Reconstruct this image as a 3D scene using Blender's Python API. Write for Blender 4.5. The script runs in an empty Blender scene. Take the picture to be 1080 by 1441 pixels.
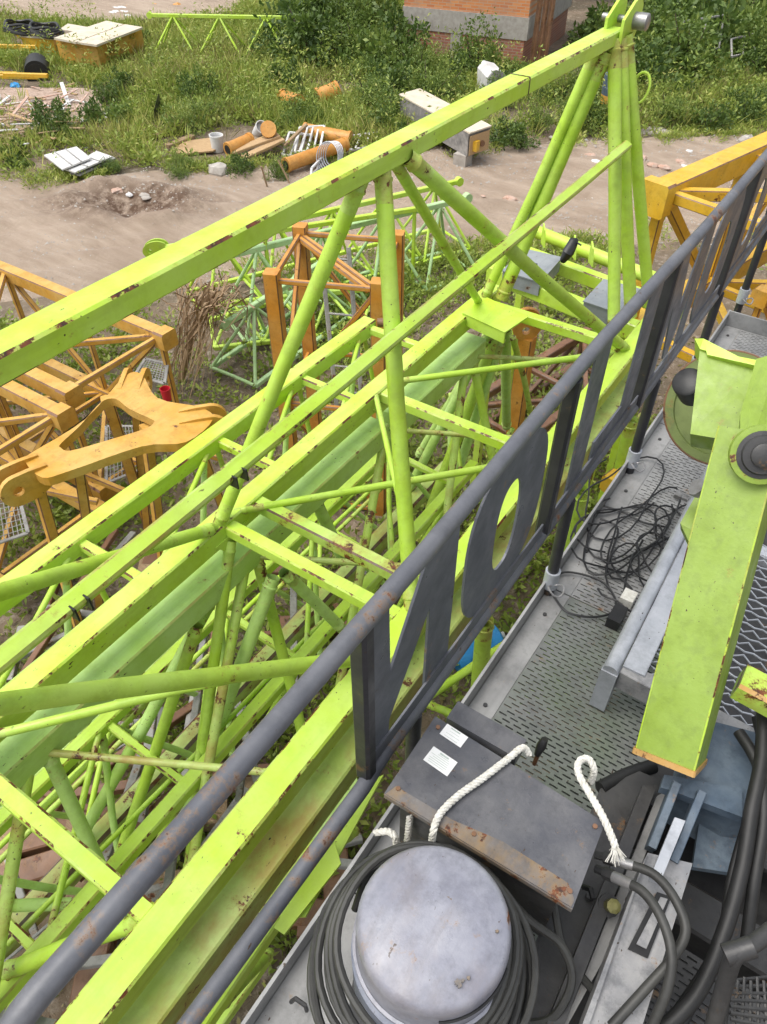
import bpy, math, random
import numpy as np
from mathutils import Vector, Matrix
random.seed(7); RNG = np.random.default_rng(7)
scene = bpy.context.scene
COL = scene.collection

# ------------------------------------------------------------------ camera
CAM_Z = 6.0
FPX, CX, CY = 1060.0, 540.0, 720.5
PITCH, YAW = math.radians(44.19), math.radians(34.02)
cam_d = bpy.data.cameras.new('camera'); cam = bpy.data.objects.new('camera', cam_d); COL.objects.link(cam)
cam.location = (0, 0, CAM_Z); cam.rotation_euler = (math.pi/2 - PITCH, 0, YAW)
cam_d.sensor_fit = 'VERTICAL'; cam_d.sensor_height = 36; cam_d.lens = FPX/1441*36
cam_d.clip_start = 0.05; cam_d.clip_end = 500
scene.camera = cam

# ------------------------------------------------------------------ sky, sun, exposure (bright overcast)
SUN_EL, SUN_AZ = math.radians(66), math.radians(222)
world = bpy.data.worlds.new('World'); scene.world = world; world.use_nodes = True
wn = world.node_tree; wn.nodes.clear()
sky = wn.nodes.new('ShaderNodeTexSky'); sky.sky_type = 'NISHITA'; sky.sun_disc = False
sky.sun_elevation = SUN_EL; sky.sun_rotation = SUN_AZ; sky.air_density = 1.3; sky.dust_density = 4.0
hs = wn.nodes.new('ShaderNodeHueSaturation'); hs.inputs['Saturation'].default_value = 0.28
bg = wn.nodes.new('ShaderNodeBackground'); bg.inputs['Strength'].default_value = 0.15
wo = wn.nodes.new('ShaderNodeOutputWorld')
wn.links.new(sky.outputs[0], hs.inputs['Color']); wn.links.new(hs.outputs[0], bg.inputs['Color']); wn.links.new(bg.outputs[0], wo.inputs[0])
sun_d = bpy.data.lights.new('sun', 'SUN'); sun_d.energy = 1.15; sun_d.angle = math.radians(45); sun_d.color = (1.0, .96, .88)
sun = bpy.data.objects.new('sun', sun_d); COL.objects.link(sun); sun.location = (0, 0, 40)
# light comes from azimuth measured like the sky node (0 = +Y, clockwise seen from above)
sv = Vector((math.sin(SUN_AZ)*math.cos(SUN_EL), math.cos(SUN_AZ)*math.cos(SUN_EL), math.sin(SUN_EL)))
sun.rotation_euler = sv.to_track_quat('Z', 'Y').to_euler()
scene.view_settings.view_transform = 'Standard'; scene.view_settings.look = 'None'
scene.view_settings.exposure = 0.74; scene.view_settings.gamma = 1.0

# ------------------------------------------------------------------ pixel -> direction helpers (a height or plane gives the distance)
_h = Vector((-math.sin(YAW), math.cos(YAW), 0)); _r = Vector((math.cos(YAW), math.sin(YAW), 0)); Zv = Vector((0, 0, 1))
_F = math.cos(PITCH)*_h - math.sin(PITCH)*Zv; _U = math.sin(PITCH)*_h + math.cos(PITCH)*Zv
def ray(px, py): return _F + _r*((px-CX)/FPX) - _U*((py-CY)/FPX)
def pz(px, py, zr):            # zr = height relative to the camera
    d = ray(px, py); p = d*(zr/d.z); return Vector((p.x, p.y, p.z + CAM_Z))
def pg(px, py, z=0.0): return pz(px, py, z - CAM_Z)
def pd(px, py, depth):
    p = ray(px, py)*depth; return Vector((p.x, p.y, p.z + CAM_Z))
def R(x, y, zr): return Vector((x, y, zr + CAM_Z))

# ------------------------------------------------------------------ materials
def new_mat(name):
    m = bpy.data.materials.new(name); m.use_nodes = True
    nt = m.node_tree; b = nt.nodes['Principled BSDF']; return m, nt, b
def N(nt, t, **kw):
    n = nt.nodes.new(t)
    for k, v in kw.items(): setattr(n, k, v)
    return n
def tex_noise(nt, co, scale, detail=4, rough=.6):
    n = N(nt, 'ShaderNodeTexNoise'); n.inputs['Scale'].default_value = scale; n.inputs['Detail'].default_value = detail
    n.inputs['Roughness'].default_value = rough; nt.links.new(co, n.inputs['Vector']); return n.outputs['Fac']
def ramp(nt, fac, a, b, ca=(0,0,0,1), cb=(1,1,1,1)):
    r = N(nt, 'ShaderNodeValToRGB'); r.color_ramp.elements[0].position = a; r.color_ramp.elements[1].position = b
    r.color_ramp.elements[0].color = ca; r.color_ramp.elements[1].color = cb; nt.links.new(fac, r.inputs[0]); return r.outputs[0]
def mix(nt, fac, a, b, mode='MIX'):
    m = N(nt, 'ShaderNodeMix'); m.data_type = 'RGBA'; m.blend_type = mode
    for sock, v in ((m.inputs[0], fac), (m.inputs[6], a), (m.inputs[7], b)):
        if hasattr(v, 'default_value') or hasattr(v, 'links'): nt.links.new(v, sock)
        else: sock.default_value = v if isinstance(v, float) else (*v[:3], 1)
    return m.outputs[2]
def mul(nt, a, b):
    m = N(nt, 'ShaderNodeMath'); m.operation = 'MULTIPLY'
    for sock, v in ((m.inputs[0], a), (m.inputs[1], b)):
        if isinstance(v, (int, float)): sock.default_value = v
        else: nt.links.new(v, sock)
    return m.outputs[0]
def coords(nt, scale=(1,1,1)):
    tc = N(nt, 'ShaderNodeTexCoord'); mp = N(nt, 'ShaderNodeMapping'); mp.inputs['Scale'].default_value = scale
    nt.links.new(tc.outputs['Object'], mp.inputs[0]); return mp.outputs[0]
def bump(nt, b, h, strength=.2, dist=.01):
    bn = N(nt, 'ShaderNodeBump'); bn.inputs['Strength'].default_value = strength; bn.inputs['Distance'].default_value = dist
    nt.links.new(h, bn.inputs['Height']); nt.links.new(bn.outputs[0], b.inputs['Normal'])

RUST_A, RUST_B = (.16, .045, .012), (.045, .018, .010)
def paint(name, col, rust=.25, rough=.42, fade=None, scale=1.0, grime=.35, chips=.5, metal=0.0, stain=0.0, streak=.35):
    """weathered paint: fading, grime, dirt streaks, rust blotches with a halo, small dark chips. rust 0..1 raises coverage"""
    m, nt, b = new_mat(name); co = coords(nt)
    fade = fade or tuple(min(1, c*.82+.10) for c in col)
    c = mix(nt, ramp(nt, tex_noise(nt, co, 2.6*scale, 6, .65), .36, .64), col, fade)
    dk = tuple(x*.55 for x in col)
    c = mix(nt, mul(nt, ramp(nt, tex_noise(nt, co, 7*scale, 8, .75), .48, .66), grime), c, dk)
    if streak:
        sk = ramp(nt, tex_noise(nt, coords(nt, (9, .8, 9)), 1.7*scale, 5, .6), .52, .66)
        c = mix(nt, mul(nt, sk, streak), c, tuple(x*.62+.03 for x in col))
    if stain:
        st = ramp(nt, tex_noise(nt, coords(nt, (1, .55, 1)), 3.1*scale, 7, .7), .47, .64)
        c = mix(nt, mul(nt, st, stain), c, (.34, .20, .05))
    rn = tex_noise(nt, co, 6.5*scale, 9, .74)
    c = mix(nt, mul(nt, ramp(nt, rn, .615-.14*rust, .68-.14*rust), .45), c, (.30, .16, .04))
    rc = mix(nt, ramp(nt, tex_noise(nt, co, 34*scale, 3), .38, .62), RUST_A, RUST_B)
    c = mix(nt, ramp(nt, rn, .665-.15*rust, .69-.15*rust), c, rc)
    if chips:
        v = ramp(nt, tex_noise(nt, coords(nt, (1, .45, 1)), 75*scale, 2, .5), .71-.03*chips, .73-.03*chips)
        gate = ramp(nt, tex_noise(nt, co, 4.3*scale, 4), .52, .60)
        c = mix(nt, mul(nt, v, gate), c, (.045, .025, .012))
    nt.links.new(c, b.inputs['Base Color'])
    rr = ramp(nt, tex_noise(nt, co, 9*scale, 4), .3, .7, (rough-.10,)*3+(1,), (rough+.22,)*3+(1,))
    nt.links.new(rr, b.inputs['Roughness']); b.inputs['Metallic'].default_value = metal
    bump(nt, b, tex_noise(nt, co, 50*scale, 5), .16, .004)
    return m
def plain(name, col, col2=None, scale=8, rough=.7, metal=0, bmp=.3, dist=.01, aniso=(1,1,1), a=.35, bb=.7):
    m, nt, b = new_mat(name); co = coords(nt, aniso)
    col2 = col2 or tuple(c*.6 for c in col); n = tex_noise(nt, co, scale, 7, .65)
    nt.links.new(mix(nt, ramp(nt, n, a, bb), col, col2), b.inputs['Base Color'])
    b.inputs['Roughness'].default_value = rough; b.inputs['Metallic'].default_value = metal
    if bmp: bump(nt, b, n, bmp, dist)
    return m
LIME = (.445, .660, .034)
M = {}
M['lime'] = paint('lime_paint', LIME, .05, fade=(.50, .69, .12), grime=.26, chips=.7, stain=.08)
M['lime_edge'] = paint('lime_paint_worn_edge', LIME, .92, fade=(.50, .64, .18), grime=.4, chips=1.2, scale=1.1, stain=.45)
M['lime_tube'] = paint('lime_tube_paint', (.39, .60, .036), .07, fade=(.43, .62, .10), grime=.42, chips=.8, stain=.10)
M['weld'] = paint('lime_rust_at_welds', (.39, .57, .055), .62, fade=(.45, .61, .15), grime=.5, chips=1, stain=.55, scale=2.0)
M['mint_weld'] = paint('mint_rust_at_welds', (.40, .60, .12), .55, fade=(.48, .68, .24), grime=.45, chips=1, stain=.5, scale=2.0)
M['lime_rusty'] = paint('lime_paint_rust_stained', (.40, .60, .06), .62, fade=(.46, .60, .16), grime=.4, chips=1, stain=.7)
M['mint'] = paint('faded_mint_paint', (.40, .60, .12), .04, fade=(.48, .68, .24), grime=.3, chips=.8)
M['mint_rusty'] = paint('faded_mint_paint_rusty', (.38, .50, .10), .45, fade=(.45, .55, .18), grime=.5, chips=1, stain=.7)
M['rust_edge'] = paint('rusty_edge', (.09, .045, .022), .9, grime=.6)
M['mint_pale'] = paint('pale_turquoise_paint', (.37, .57, .24), .2, fade=(.46, .64, .35), grime=.35)
M['yellow'] = paint('ochre_yellow_paint', (.55, .28, .03), .16, fade=(.57, .36, .10), grime=.5, chips=.8)
M['yellow_bright'] = paint('bright_yellow_paint', (.64, .36, .015), .14, fade=(.63, .41, .05), grime=.5, chips=.8)
M['orange'] = paint('orange_paint', (.53, .215, .022), .18, fade=(.54, .28, .07), grime=.55, chips=.8)
M['brown'] = paint('brown_rusty_steel', (.15, .07, .035), .6, grime=.7, fade=(.22, .12, .07))
M['rail'] = paint('slate_grey_paint', (.072, .078, .096), .16, rough=.36, fade=(.118, .124, .145), grime=.5, chips=.5)
M['rail_edge'] = paint('slate_grey_rusty', (.078, .083, .100), .36, rough=.42, fade=(.135, .138, .152), grime=.5, chips=.8)
M['plate'] = paint('grey_cover_paint', (.062, .065, .078), .09, rough=.34, fade=(.125, .124, .130), grime=.5, chips=.4, scale=2.4)
M['plate_rust'] = paint('grey_cover_rusty_lip', (.11, .095, .085), .66, rough=.6, scale=2.8, stain=.45)
M['post'] = paint('black_paint', (.018, .018, .022), .16, rough=.4, fade=(.035, .034, .04))
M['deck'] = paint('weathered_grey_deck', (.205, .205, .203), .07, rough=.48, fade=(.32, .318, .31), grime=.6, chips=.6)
M['deck_dark'] = paint('shade_darkened_deck', (.024, .024, .026), .14, rough=.42, fade=(.050, .049, .047), grime=.7, scale=1.6)  # base colour lowered to put the machinery corner's shade into it
M['deck_moss'] = paint('grey_deck_with_moss', (.165, .170, .164), .07, rough=.48, fade=(.13, .155, .115), grime=.7, chips=.6, scale=1.4)
M['galv'] = paint('galvanised_steel', (.36, .38, .42), .0, rough=.38, fade=(.50, .52, .56), grime=.45, chips=.3, metal=.3, scale=1.5)
M['white_steel'] = paint('dusty_white_steel', (.19, .195, .21), .10, rough=.5, fade=(.34, .335, .33), grime=.7, chips=.7, scale=2.2)
M['bluegrey'] = paint('blue_grey_paint', (.060, .090, .13), .14, rough=.5, fade=(.12, .155, .19), grime=.7, scale=2.0)
M['motor'] = paint('dusty_lilac_grey_paint', (.195, .20, .245), .16, rough=.36, fade=(.31, .315, .355), grime=.5, chips=.4, scale=2.2, stain=.10)
M['motor_side'] = paint('blue_grey_motor_side', (.17, .195, .27), .06, rough=.42, fade=(.25, .27, .33), grime=.5, scale=2.5)
M['rubber'] = plain('black_rubber', (.006, .006, .006), (.016, .016, .016), 12, .55, 0, .15)
M['hose'] = plain('dusty_rubber_hose', (.022, .022, .021), (.055, .055, .05), 9, .55, 0, .2)
M['black'] = plain('black_plastic', (.008, .008, .009), (.02, .02, .02), 20, .45, 0, .1)
M['rope'] = plain('white_rope', (.72, .71, .66), (.50, .48, .42), 60, .9, 0, .4)
M['paper'] = plain('white_sticker', (.78, .78, .77), (.68, .69, .68), 14, .45, 0, 0)
M['ink'] = plain('grey_print', (.36, .42, .38), (.50, .55, .50), 60, .6, 0, 0)
M['brass'] = plain('brass_fitting', (.17, .16, .05), (.08, .075, .03), 30, .45, .3, .2)
M['steel'] = plain('bare_steel', (.36, .36, .37), (.22, .21, .20), 25, .4, .6, .1)
M['dirt_steel'] = paint('dirty_grey_scrap', (.26, .26, .25), .42, rough=.7, fade=(.36, .35, .33), grime=.8)
M['wood'] = plain('weathered_timber', (.34, .24, .14), (.20, .13, .075), 10, .85, 0, .4, .01, (1, 8, 8))
M['wood_pale'] = plain('pale_plank', (.46, .32, .17), (.32, .20, .10), 9, .85, 0, .3, .01, (1, 8, 8))
M['ply'] = plain('weathered_plywood', (.62, .55, .44), (.46, .40, .31), 5, .85, 0, .15)
M['white'] = plain('dirty_white_sheet', (.66, .66, .66), (.48, .46, .44), 4, .6, 0, .1)
M['concrete'] = plain('concrete', (.42, .39, .35), (.28, .25, .22), 6, .95, 0, .5, .02)
M['concrete_dark'] = plain('stained_concrete', (.13, .125, .12), (.34, .32, .30), 5, .9, 0, .4, .02)
M['blue'] = plain('blue_plastic', (.02, .22, .55), (.03, .30, .65), 6, .45, 0, .1)
M['red'] = plain('red_plastic', (.55, .02, .04), (.45, .02, .03), 6, .35, 0, 0)
M['straw'] = plain('dead_frond', (.38, .27, .16), (.22, .14, .08), 7, .9, 0, .3)
M['debris'] = plain('brick_rubble', (.42, .24, .17), (.50, .42, .36), 9, .95, 0, .4)

def leaf_mat(name, ca, cb, cc):
    m, nt, b = new_mat(name)
    at = N(nt, 'ShaderNodeAttribute'); at.attribute_name = 'tint'
    r = N(nt, 'ShaderNodeValToRGB'); e = r.color_ramp.elements
    e[0].color = (*ca, 1); e[1].color = (*cc, 1); k = e.new(.55); k.color = (*cb, 1)
    nt.links.new(at.outputs['Fac'], r.inputs[0]); nt.links.new(r.outputs[0], b.inputs['Base Color']); b.inputs['Roughness'].default_value = .55
    tr = N(nt, 'ShaderNodeBsdfTranslucent'); nt.links.new(r.outputs[0], tr.inputs['Color'])
    ms = N(nt, 'ShaderNodeMixShader'); ms.inputs[0].default_value = .30
    nt.links.new(b.outputs[0], ms.inputs[1]); nt.links.new(tr.outputs[0], ms.inputs[2]); nt.links.new(ms.outputs[0], nt.nodes['Material Output'].inputs[0])
    return m
M['weed'] = leaf_mat('weed_leaves', (.115, .175, .028), (.29, .37, .06), (.53, .49, .16))
M['bush'] = leaf_mat('shrub_leaves', (.045, .090, .018), (.140, .215, .038), (.31, .36, .08))
M['grassdry'] = leaf_mat('dry_grass', (.10, .12, .03), (.25, .22, .08), (.36, .28, .14))
M['bark'] = plain('bark', (.10, .075, .05), (.05, .04, .03), 12, .9, 0, .5)

# ------------------------------------------------------------------ mesh builder
def crom(P_, n=7):
    out = []
    for i in range(len(P_)-1):
        a = P_[max(i-1, 0)]; b, c = P_[i], P_[i+1]; d = P_[min(i+2, len(P_)-1)]
        for k in range(n):
            t = k/n; out.append(.5*((2*b)+(c-a)*t+(2*a-5*b+4*c-d)*t*t+(3*b-a-3*c+d)*t**3))
    return out+[P_[-1]]
class MB:
    def __init__(s): s.v = []; s.f = []; s.mi = []
    def add(s, verts, faces, mi=0):
        o = len(s.v); s.v += [tuple(v) for v in verts]
        for k, f in enumerate(faces):
            s.f.append([o+i for i in f]); s.mi.append(mi[k] if isinstance(mi, (list, tuple)) else mi)
        return s
    def box(s, c, d, rot=None, mi=0):
        c = Vector(c); x, y, z = d[0]/2, d[1]/2, d[2]/2
        vs = [Vector((a*x, b*y, e*z)) for a in (-1, 1) for b in (-1, 1) for e in (-1, 1)]
        if rot: vs = [rot @ v for v in vs]
        return s.add([v+c for v in vs], [(0,1,3,2),(4,6,7,5),(0,4,5,1),(2,3,7,6),(0,2,6,4),(1,5,7,3)], mi)
    def beam(s, p0, p1, w, h, up=Zv, ch=.009, mi=0, emi=None, seg=1, roll=0, jit=0):
        p0, p1 = Vector(p0), Vector(p1); d = (p1-p0).normalized(); up = Vector(up)
        sd = d.cross(up)
        if sd.length < 1e-4: sd = d.cross(Vector((0, 1, 0)))
        sd.normalize(); u = sd.cross(d).normalized()
        if roll: q = Matrix.Rotation(roll, 3, d); sd = q @ sd; u = q @ u
        a, b = w/2, h/2; c = min(ch, a*.4, b*.4)
        prof = [(-a+c,-b),(a-c,-b),(a,-b+c),(a,b-c),(a-c,b),(-a+c,b),(-a,b-c),(-a,-b+c)]
        rings = []
        for k in range(seg+1):
            p = p0.lerp(p1, k/seg)
            if jit and 0 < k < seg: p = p + sd*random.uniform(-jit, jit) + u*random.uniform(-jit, jit)
            rings.append([p+sd*x+u*y for x, y in prof])
        vs = [v for rg in rings for v in rg]; fs = []; ms = []; e = mi if emi is None else emi
        for k in range(seg):
            for i in range(8):
                j = (i+1) % 8; fs.append((k*8+i, k*8+j, k*8+8+j, k*8+8+i)); ms.append(e if i % 2 else mi)
        fs += [tuple(reversed(range(8))), tuple(seg*8+i for i in range(8))]; ms += [mi, mi]
        return s.add(vs, fs, ms)
    def tube(s, pts, r, n=10, mi=0, cap=True, closed=False):
        pts = [Vector(p) for p in pts]; m = len(pts); rr = r if isinstance(r, (list, tuple)) else [r]*m
        d0 = (pts[1]-pts[0]).normalized(); nrm = d0.orthogonal().normalized(); vs = []
        pd_ = d0
        for k in range(m):
            if closed: d = (pts[(k+1) % m]-pts[k-1]).normalized()
            elif k == 0: d = d0
            elif k == m-1: d = (pts[k]-pts[k-1]).normalized()
            else: d = ((pts[k+1]-pts[k]).normalized()+(pts[k]-pts[k-1]).normalized()).normalized()
            nrm = pd_.rotation_difference(d) @ nrm; pd_ = d; bn = d.cross(nrm)
            vs += [pts[k]+(nrm*math.cos(2*math.pi*i/n)+bn*math.sin(2*math.pi*i/n))*rr[k] for i in range(n)]
        fs = []
        for k in range(m if closed else m-1):
            k2 = (k+1) % m
            for i in range(n): j = (i+1) % n; fs.append((k*n+i, k*n+j, k2*n+j, k2*n+i))
        if cap and not closed: fs += [tuple(reversed(range(n))), tuple((m-1)*n+i for i in range(n))]
        return s.add(vs, fs, mi)
    def lathe(s, prof, c, axis=Zv, n=32, mi=0, cap=True):
        q = Zv.rotation_difference(Vector(axis)); c = Vector(c); vs = []; fs = []
        for r, z in prof: vs += [c + q @ Vector((r*math.cos(2*math.pi*i/n), r*math.sin(2*math.pi*i/n), z)) for i in range(n)]
        for k in range(len(prof)-1):
            for i in range(n): j = (i+1) % n; fs.append((k*n+i, k*n+j, k*n+n+j, k*n+n+i))
        if cap: fs += [tuple(reversed(range(n))), tuple((len(prof)-1)*n+i for i in range(n))]
        return s.add(vs, fs, mi)
    def prism(s, pts, vec, mi=0, emi=None):
        pts = [Vector(p) for p in pts]; vec = Vector(vec); n = len(pts); e = mi if emi is None else emi
        fs = [tuple(range(n)), tuple(reversed(range(n, 2*n)))]+[(i, n+i, n+(i+1) % n, (i+1) % n) for i in range(n)]
        return s.add(pts+[p+vec for p in pts], fs, [mi, mi]+[e]*n)
    def ring(s, outer, inner, vec, mi=0):
        n = len(outer); vec = Vector(vec); o = [Vector(p) for p in outer]; i_ = [Vector(p) for p in inner]
        vs = o+i_+[p+vec for p in o]+[p+vec for p in i_]; fs = []
        for k in range(n):
            j = (k+1) % n
            fs += [(k, j, n+j, n+k), (2*n+k, 3*n+k, 3*n+j, 2*n+j), (k, 2*n+k, 2*n+j, j), (n+k, n+j, 3*n+j, 3*n+k)]
        return s.add(vs, fs, mi)
    def build(s, name, mats, parent=None, smooth=False, base=None):
        mats = mats if isinstance(mats, (list, tuple)) else [mats]
        off = Vector((0,0,0))
        pr = parent
        while pr is not None: off += pr.location; pr = pr.parent
        me = bpy.data.meshes.new(name); lo = Vector((0,0,0))
        if parent is None:
            a = np.array(s.v); lo = Vector((a[:,0].mean(), a[:,1].mean(), a[:,2].min())) if base is None else Vector(base)
            off = lo
        me.from_pydata([tuple(Vector(v)-off) for v in s.v], [], s.f)
        for m in mats: me.materials.append(M[m] if isinstance(m, str) else m)
        me.polygons.foreach_set('material_index', s.mi)
        if smooth:
            me.polygons.foreach_set('use_smooth', [True]*len(s.f))
            try: me.set_sharp_from_angle(angle=math.radians(40))
            except Exception: pass
        me.update()
        o = bpy.data.objects.new(name, me); COL.objects.link(o); o.location = lo
        if parent is not None: o.parent = parent; o.location = (0,0,0)
        return o
def tag(o, label=None, cat=None, group=None, kind=None):
    if label: o['label'] = label
    if cat: o['category'] = cat
    if group: o['group'] = group
    if kind: o['kind'] = kind
    return o
def thing(name, label, cat, loc=(0,0,0), group=None):
    o = bpy.data.objects.new(name, None); COL.objects.link(o); o.location = Vector(loc); o.empty_display_size = .1
    return tag(o, label, cat, group)
def beam(name, par, p0, p1, w, h, mats=('lime', 'lime_edge'), **kw):
    return MB().beam(p0, p1, w, h, emi=1 if len(mats) > 1 else 0, **kw).build(name, list(mats), par)
def pipe(name, par, p0, p1, r, mat='lime_tube', n=12):
    # a steel tube whose ends are pressed a little flatter, like welded lacing
    p0, p1 = Vector(p0), Vector(p1); L = (p1-p0).length; d = (p1-p0).normalized(); e = max(.09, min(.16, L*.15)); sag = Vector((random.gauss(0, .004), random.gauss(0, .004), random.gauss(0, .004)))*min(L, 2)
    w = {'lime_tube': 'weld', 'mint': 'mint_weld'}.get(mat)
    if w is None: return MB().tube([p0, p0.lerp(p1, .5)+sag, p1], r, n).build(name, mat, par, smooth=True)
    bd = lambda a, q: ([a, a+q*.050, a+q*.056, a+q*.063, a+q*.070, a+q*e], [r, r, r*1.14, r*1.14, r, r])
    A1, B1 = bd(p0, d), bd(p1, -d)
    mb = MB().tube(A1[0], A1[1], n, 1, False).tube([p0+d*e, p0.lerp(p1, .5)+sag, p1-d*e], r, n, 0, False).tube(B1[0], B1[1], n, 1, False)
    return mb.build(name, [mat, w], par, smooth=True)
def plate(name, par, pts, vec, mat): return MB().prism(pts, vec).build(name, mat, par)
def fast_mesh(name, V, Fq, tint, mat, parent=None, loc=(0,0,0)):
    me = bpy.data.meshes.new(name); nv, nf = len(V), len(Fq); k = Fq.shape[1]
    me.vertices.add(nv); me.vertices.foreach_set('co', np.asarray(V, np.float32).ravel())
    me.loops.add(nf*k); me.loops.foreach_set('vertex_index', Fq.ravel().astype(np.int32))
    me.polygons.add(nf); me.polygons.foreach_set('loop_start', np.arange(0, nf*k, k, dtype=np.int32))
    me.update(calc_edges=True)
    at = me.attributes.new('tint', 'FLOAT', 'POINT'); at.data.foreach_set('value', np.asarray(tint, np.float32))
    me.materials.append(M[mat]); o = bpy.data.objects.new(name, me); COL.objects.link(o); o.location = loc
    if parent is not None: o.parent = parent
    return o
def vnoise(x, y, s, seed=0):
    x = np.asarray(x)/s; y = np.asarray(y)/s; xi = np.floor(x).astype(int); yi = np.floor(y).astype(int); fx = x-xi; fy = y-yi
    def hsh(a, b):
        n = np.sin(a*127.1+b*311.7+seed*74.7)*43758.5453; return n-np.floor(n)
    u = fx*fx*(3-2*fx); v = fy*fy*(3-2*fy)
    return (hsh(xi, yi)*(1-u)+hsh(xi+1, yi)*u)*(1-v)+(hsh(xi, yi+1)*(1-u)+hsh(xi+1, yi+1)*u)*v

# ------------------------------------------------------------------ ground and dirt road
def road_d(x, y): return (y - x - 20.7)/math.sqrt(2)          # signed distance from road centre line
POT = pg(185, 287)
def ground_h(x, y):
    d = road_d(x, y); onr = np.clip((np.abs(d)-2.3)/.8, 0, 1)
    h = onr*((vnoise(x, y, 2.3, 1)-.5)*.22 + (vnoise(x, y, .7, 2)-.5)*.09)
    al = (x+y)/math.sqrt(2)
    h = h + (1-onr)*((vnoise(al*.10, d, .22, 5)-.5)*.13*np.clip(1.6-abs(d)/2, .2, 1) + (vnoise(x, y, 1.6, 6)-.5)*.07)
    for d0, sd_ in ((-1.5, 1), (-.2, 2), (.75, 3), (1.9, 4)):
        dc = d0+.35*np.sin(al*.23+sd_)+.1*np.sin(al*.9+sd_*2); h = h+(1-onr)*(-.055*np.exp(-((d-dc)/.15)**2)+.03*np.exp(-((d-dc-.28)/.10)**2)+.025*np.exp(-((d-dc+.28)/.10)**2))*(.4+.6*vnoise(al, d, 2.2, sd_))
    e = ((x-POT.x-(y-POT.y)*.2)/.75)**2 + ((y-POT.y)/.5)**2
    h = h - .30*np.exp(-e*1.2)*(.6+.8*vnoise(x, y, .25, 8)) + .22*np.exp(-(np.sqrt(e)-1.7)**2*6)*vnoise(x, y, .35, 9)
    return h
def ground_mat():
    m, nt, b = new_mat('yard_soil'); co = coords(nt)
    c = mix(nt, ramp(nt, tex_noise(nt, co, .6, 6), .38, .62), (.205, .150, .102), (.105, .084, .054))
    c = mix(nt, ramp(nt, tex_noise(nt, co, 9, 8, .75), .52, .66), c, (.30, .25, .20))
    c = mix(nt, ramp(nt, tex_noise(nt, co, 22, 4, .7), .62, .70), c, (.045, .035, .025))
    c = mix(nt, ramp(nt, tex_noise(nt, co, 31, 3, .7), .68, .74), c, (.42, .38, .33))
    nt.links.new(c, b.inputs['Base Color']); b.inputs['Roughness'].default_value = .95
    bump(nt, b, tex_noise(nt, co, 12, 8, .7), .7, .04); return m
def road_mat():
    m, nt, b = new_mat('dirt_road'); co = coords(nt); mp = nt.nodes['Mapping']; mp.inputs['Rotation'].default_value = (0, 0, math.radians(-45)); mp.inputs['Scale'].default_value = (.14, 1, 1)
    co2 = coords(nt)
    c = mix(nt, ramp(nt, tex_noise(nt, co, 2.6, 8, .7), .36, .66), (.30, .226, .166), (.445, .352, .272))
    c = mix(nt, mul(nt, ramp(nt, tex_noise(nt, co2, .8, 5), .5, .75), .6), c, (.25, .182, .130))
    c = mix(nt, mul(nt, ramp(nt, tex_noise(nt, co2, 14, 6, .7), .58, .72), .6), c, (.26, .20, .155))
    c = mix(nt, ramp(nt, tex_noise(nt, co2, 9, 3, .7), .71, .75), c, (.58, .53, .48))
    # damp soil in the churned hole
    gd = N(nt, 'ShaderNodeTexGradient'); gd.gradient_type = 'SPHERICAL'; tc = N(nt, 'ShaderNodeTexCoord'); m2 = N(nt, 'ShaderNodeMapping')
    m2.vector_type = 'TEXTURE'; m2.inputs['Location'].default_value = (POT.x, POT.y, 0); m2.inputs['Scale'].default_value = (2.3, 1.25, 1.5); m2.inputs['Rotation'].default_value = (0, 0, .6)
    nt.links.new(tc.outputs['Object'], m2.inputs[0]); nt.links.new(m2.outputs[0], gd.inputs[0])
    wet = mul(nt, ramp(nt, gd.outputs['Fac'], .05, .6), ramp(nt, tex_noise(nt, co2, 5, 6, .7), .34, .56))
    c = mix(nt, wet, c, (.105, .060, .036))
    nt.links.new(c, b.inputs['Base Color']); b.inputs['Roughness'].default_value = .95
    bump(nt, b, tex_noise(nt, co2, 7, 9, .8), .9, .07); return m
M['soil'] = ground_mat(); M['road'] = road_mat()
def grid_sheet(name, xs, ys, hf, mat):
    X, Y = np.meshgrid(xs, ys); Zz = hf(X, Y); V = np.stack([X, Y, Zz], -1).reshape(-1, 3); nx = len(xs)
    i = np.arange((len(ys)-1)*(nx-1)); r_, c_ = i//(nx-1), i % (nx-1); a = r_*nx+c_
    Fq = np.stack([a, a+1, a+1+nx, a+nx], 1); o = fast_mesh(name, V, Fq, np.zeros(len(V)), mat)
    o.data.polygons.foreach_set('use_smooth', [True]*len(Fq)); return o
xs = np.concatenate([[-220, -120, -70, -48], np.arange(-36, 8, .3), [10, 14, 20, 40, 90, 200]])
ys = np.concatenate([[-120, -60, -25, -10], np.arange(-5, 38, .3), [40, 46, 60, 100, 220]])
tag(grid_sheet('ground', xs, ys, lambda x, y: ground_h(x, y)-.22*np.clip((2.45-np.abs(road_d(x, y)))/.3, 0, 1)-.0*x, 'soil'), kind='structure')
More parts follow.
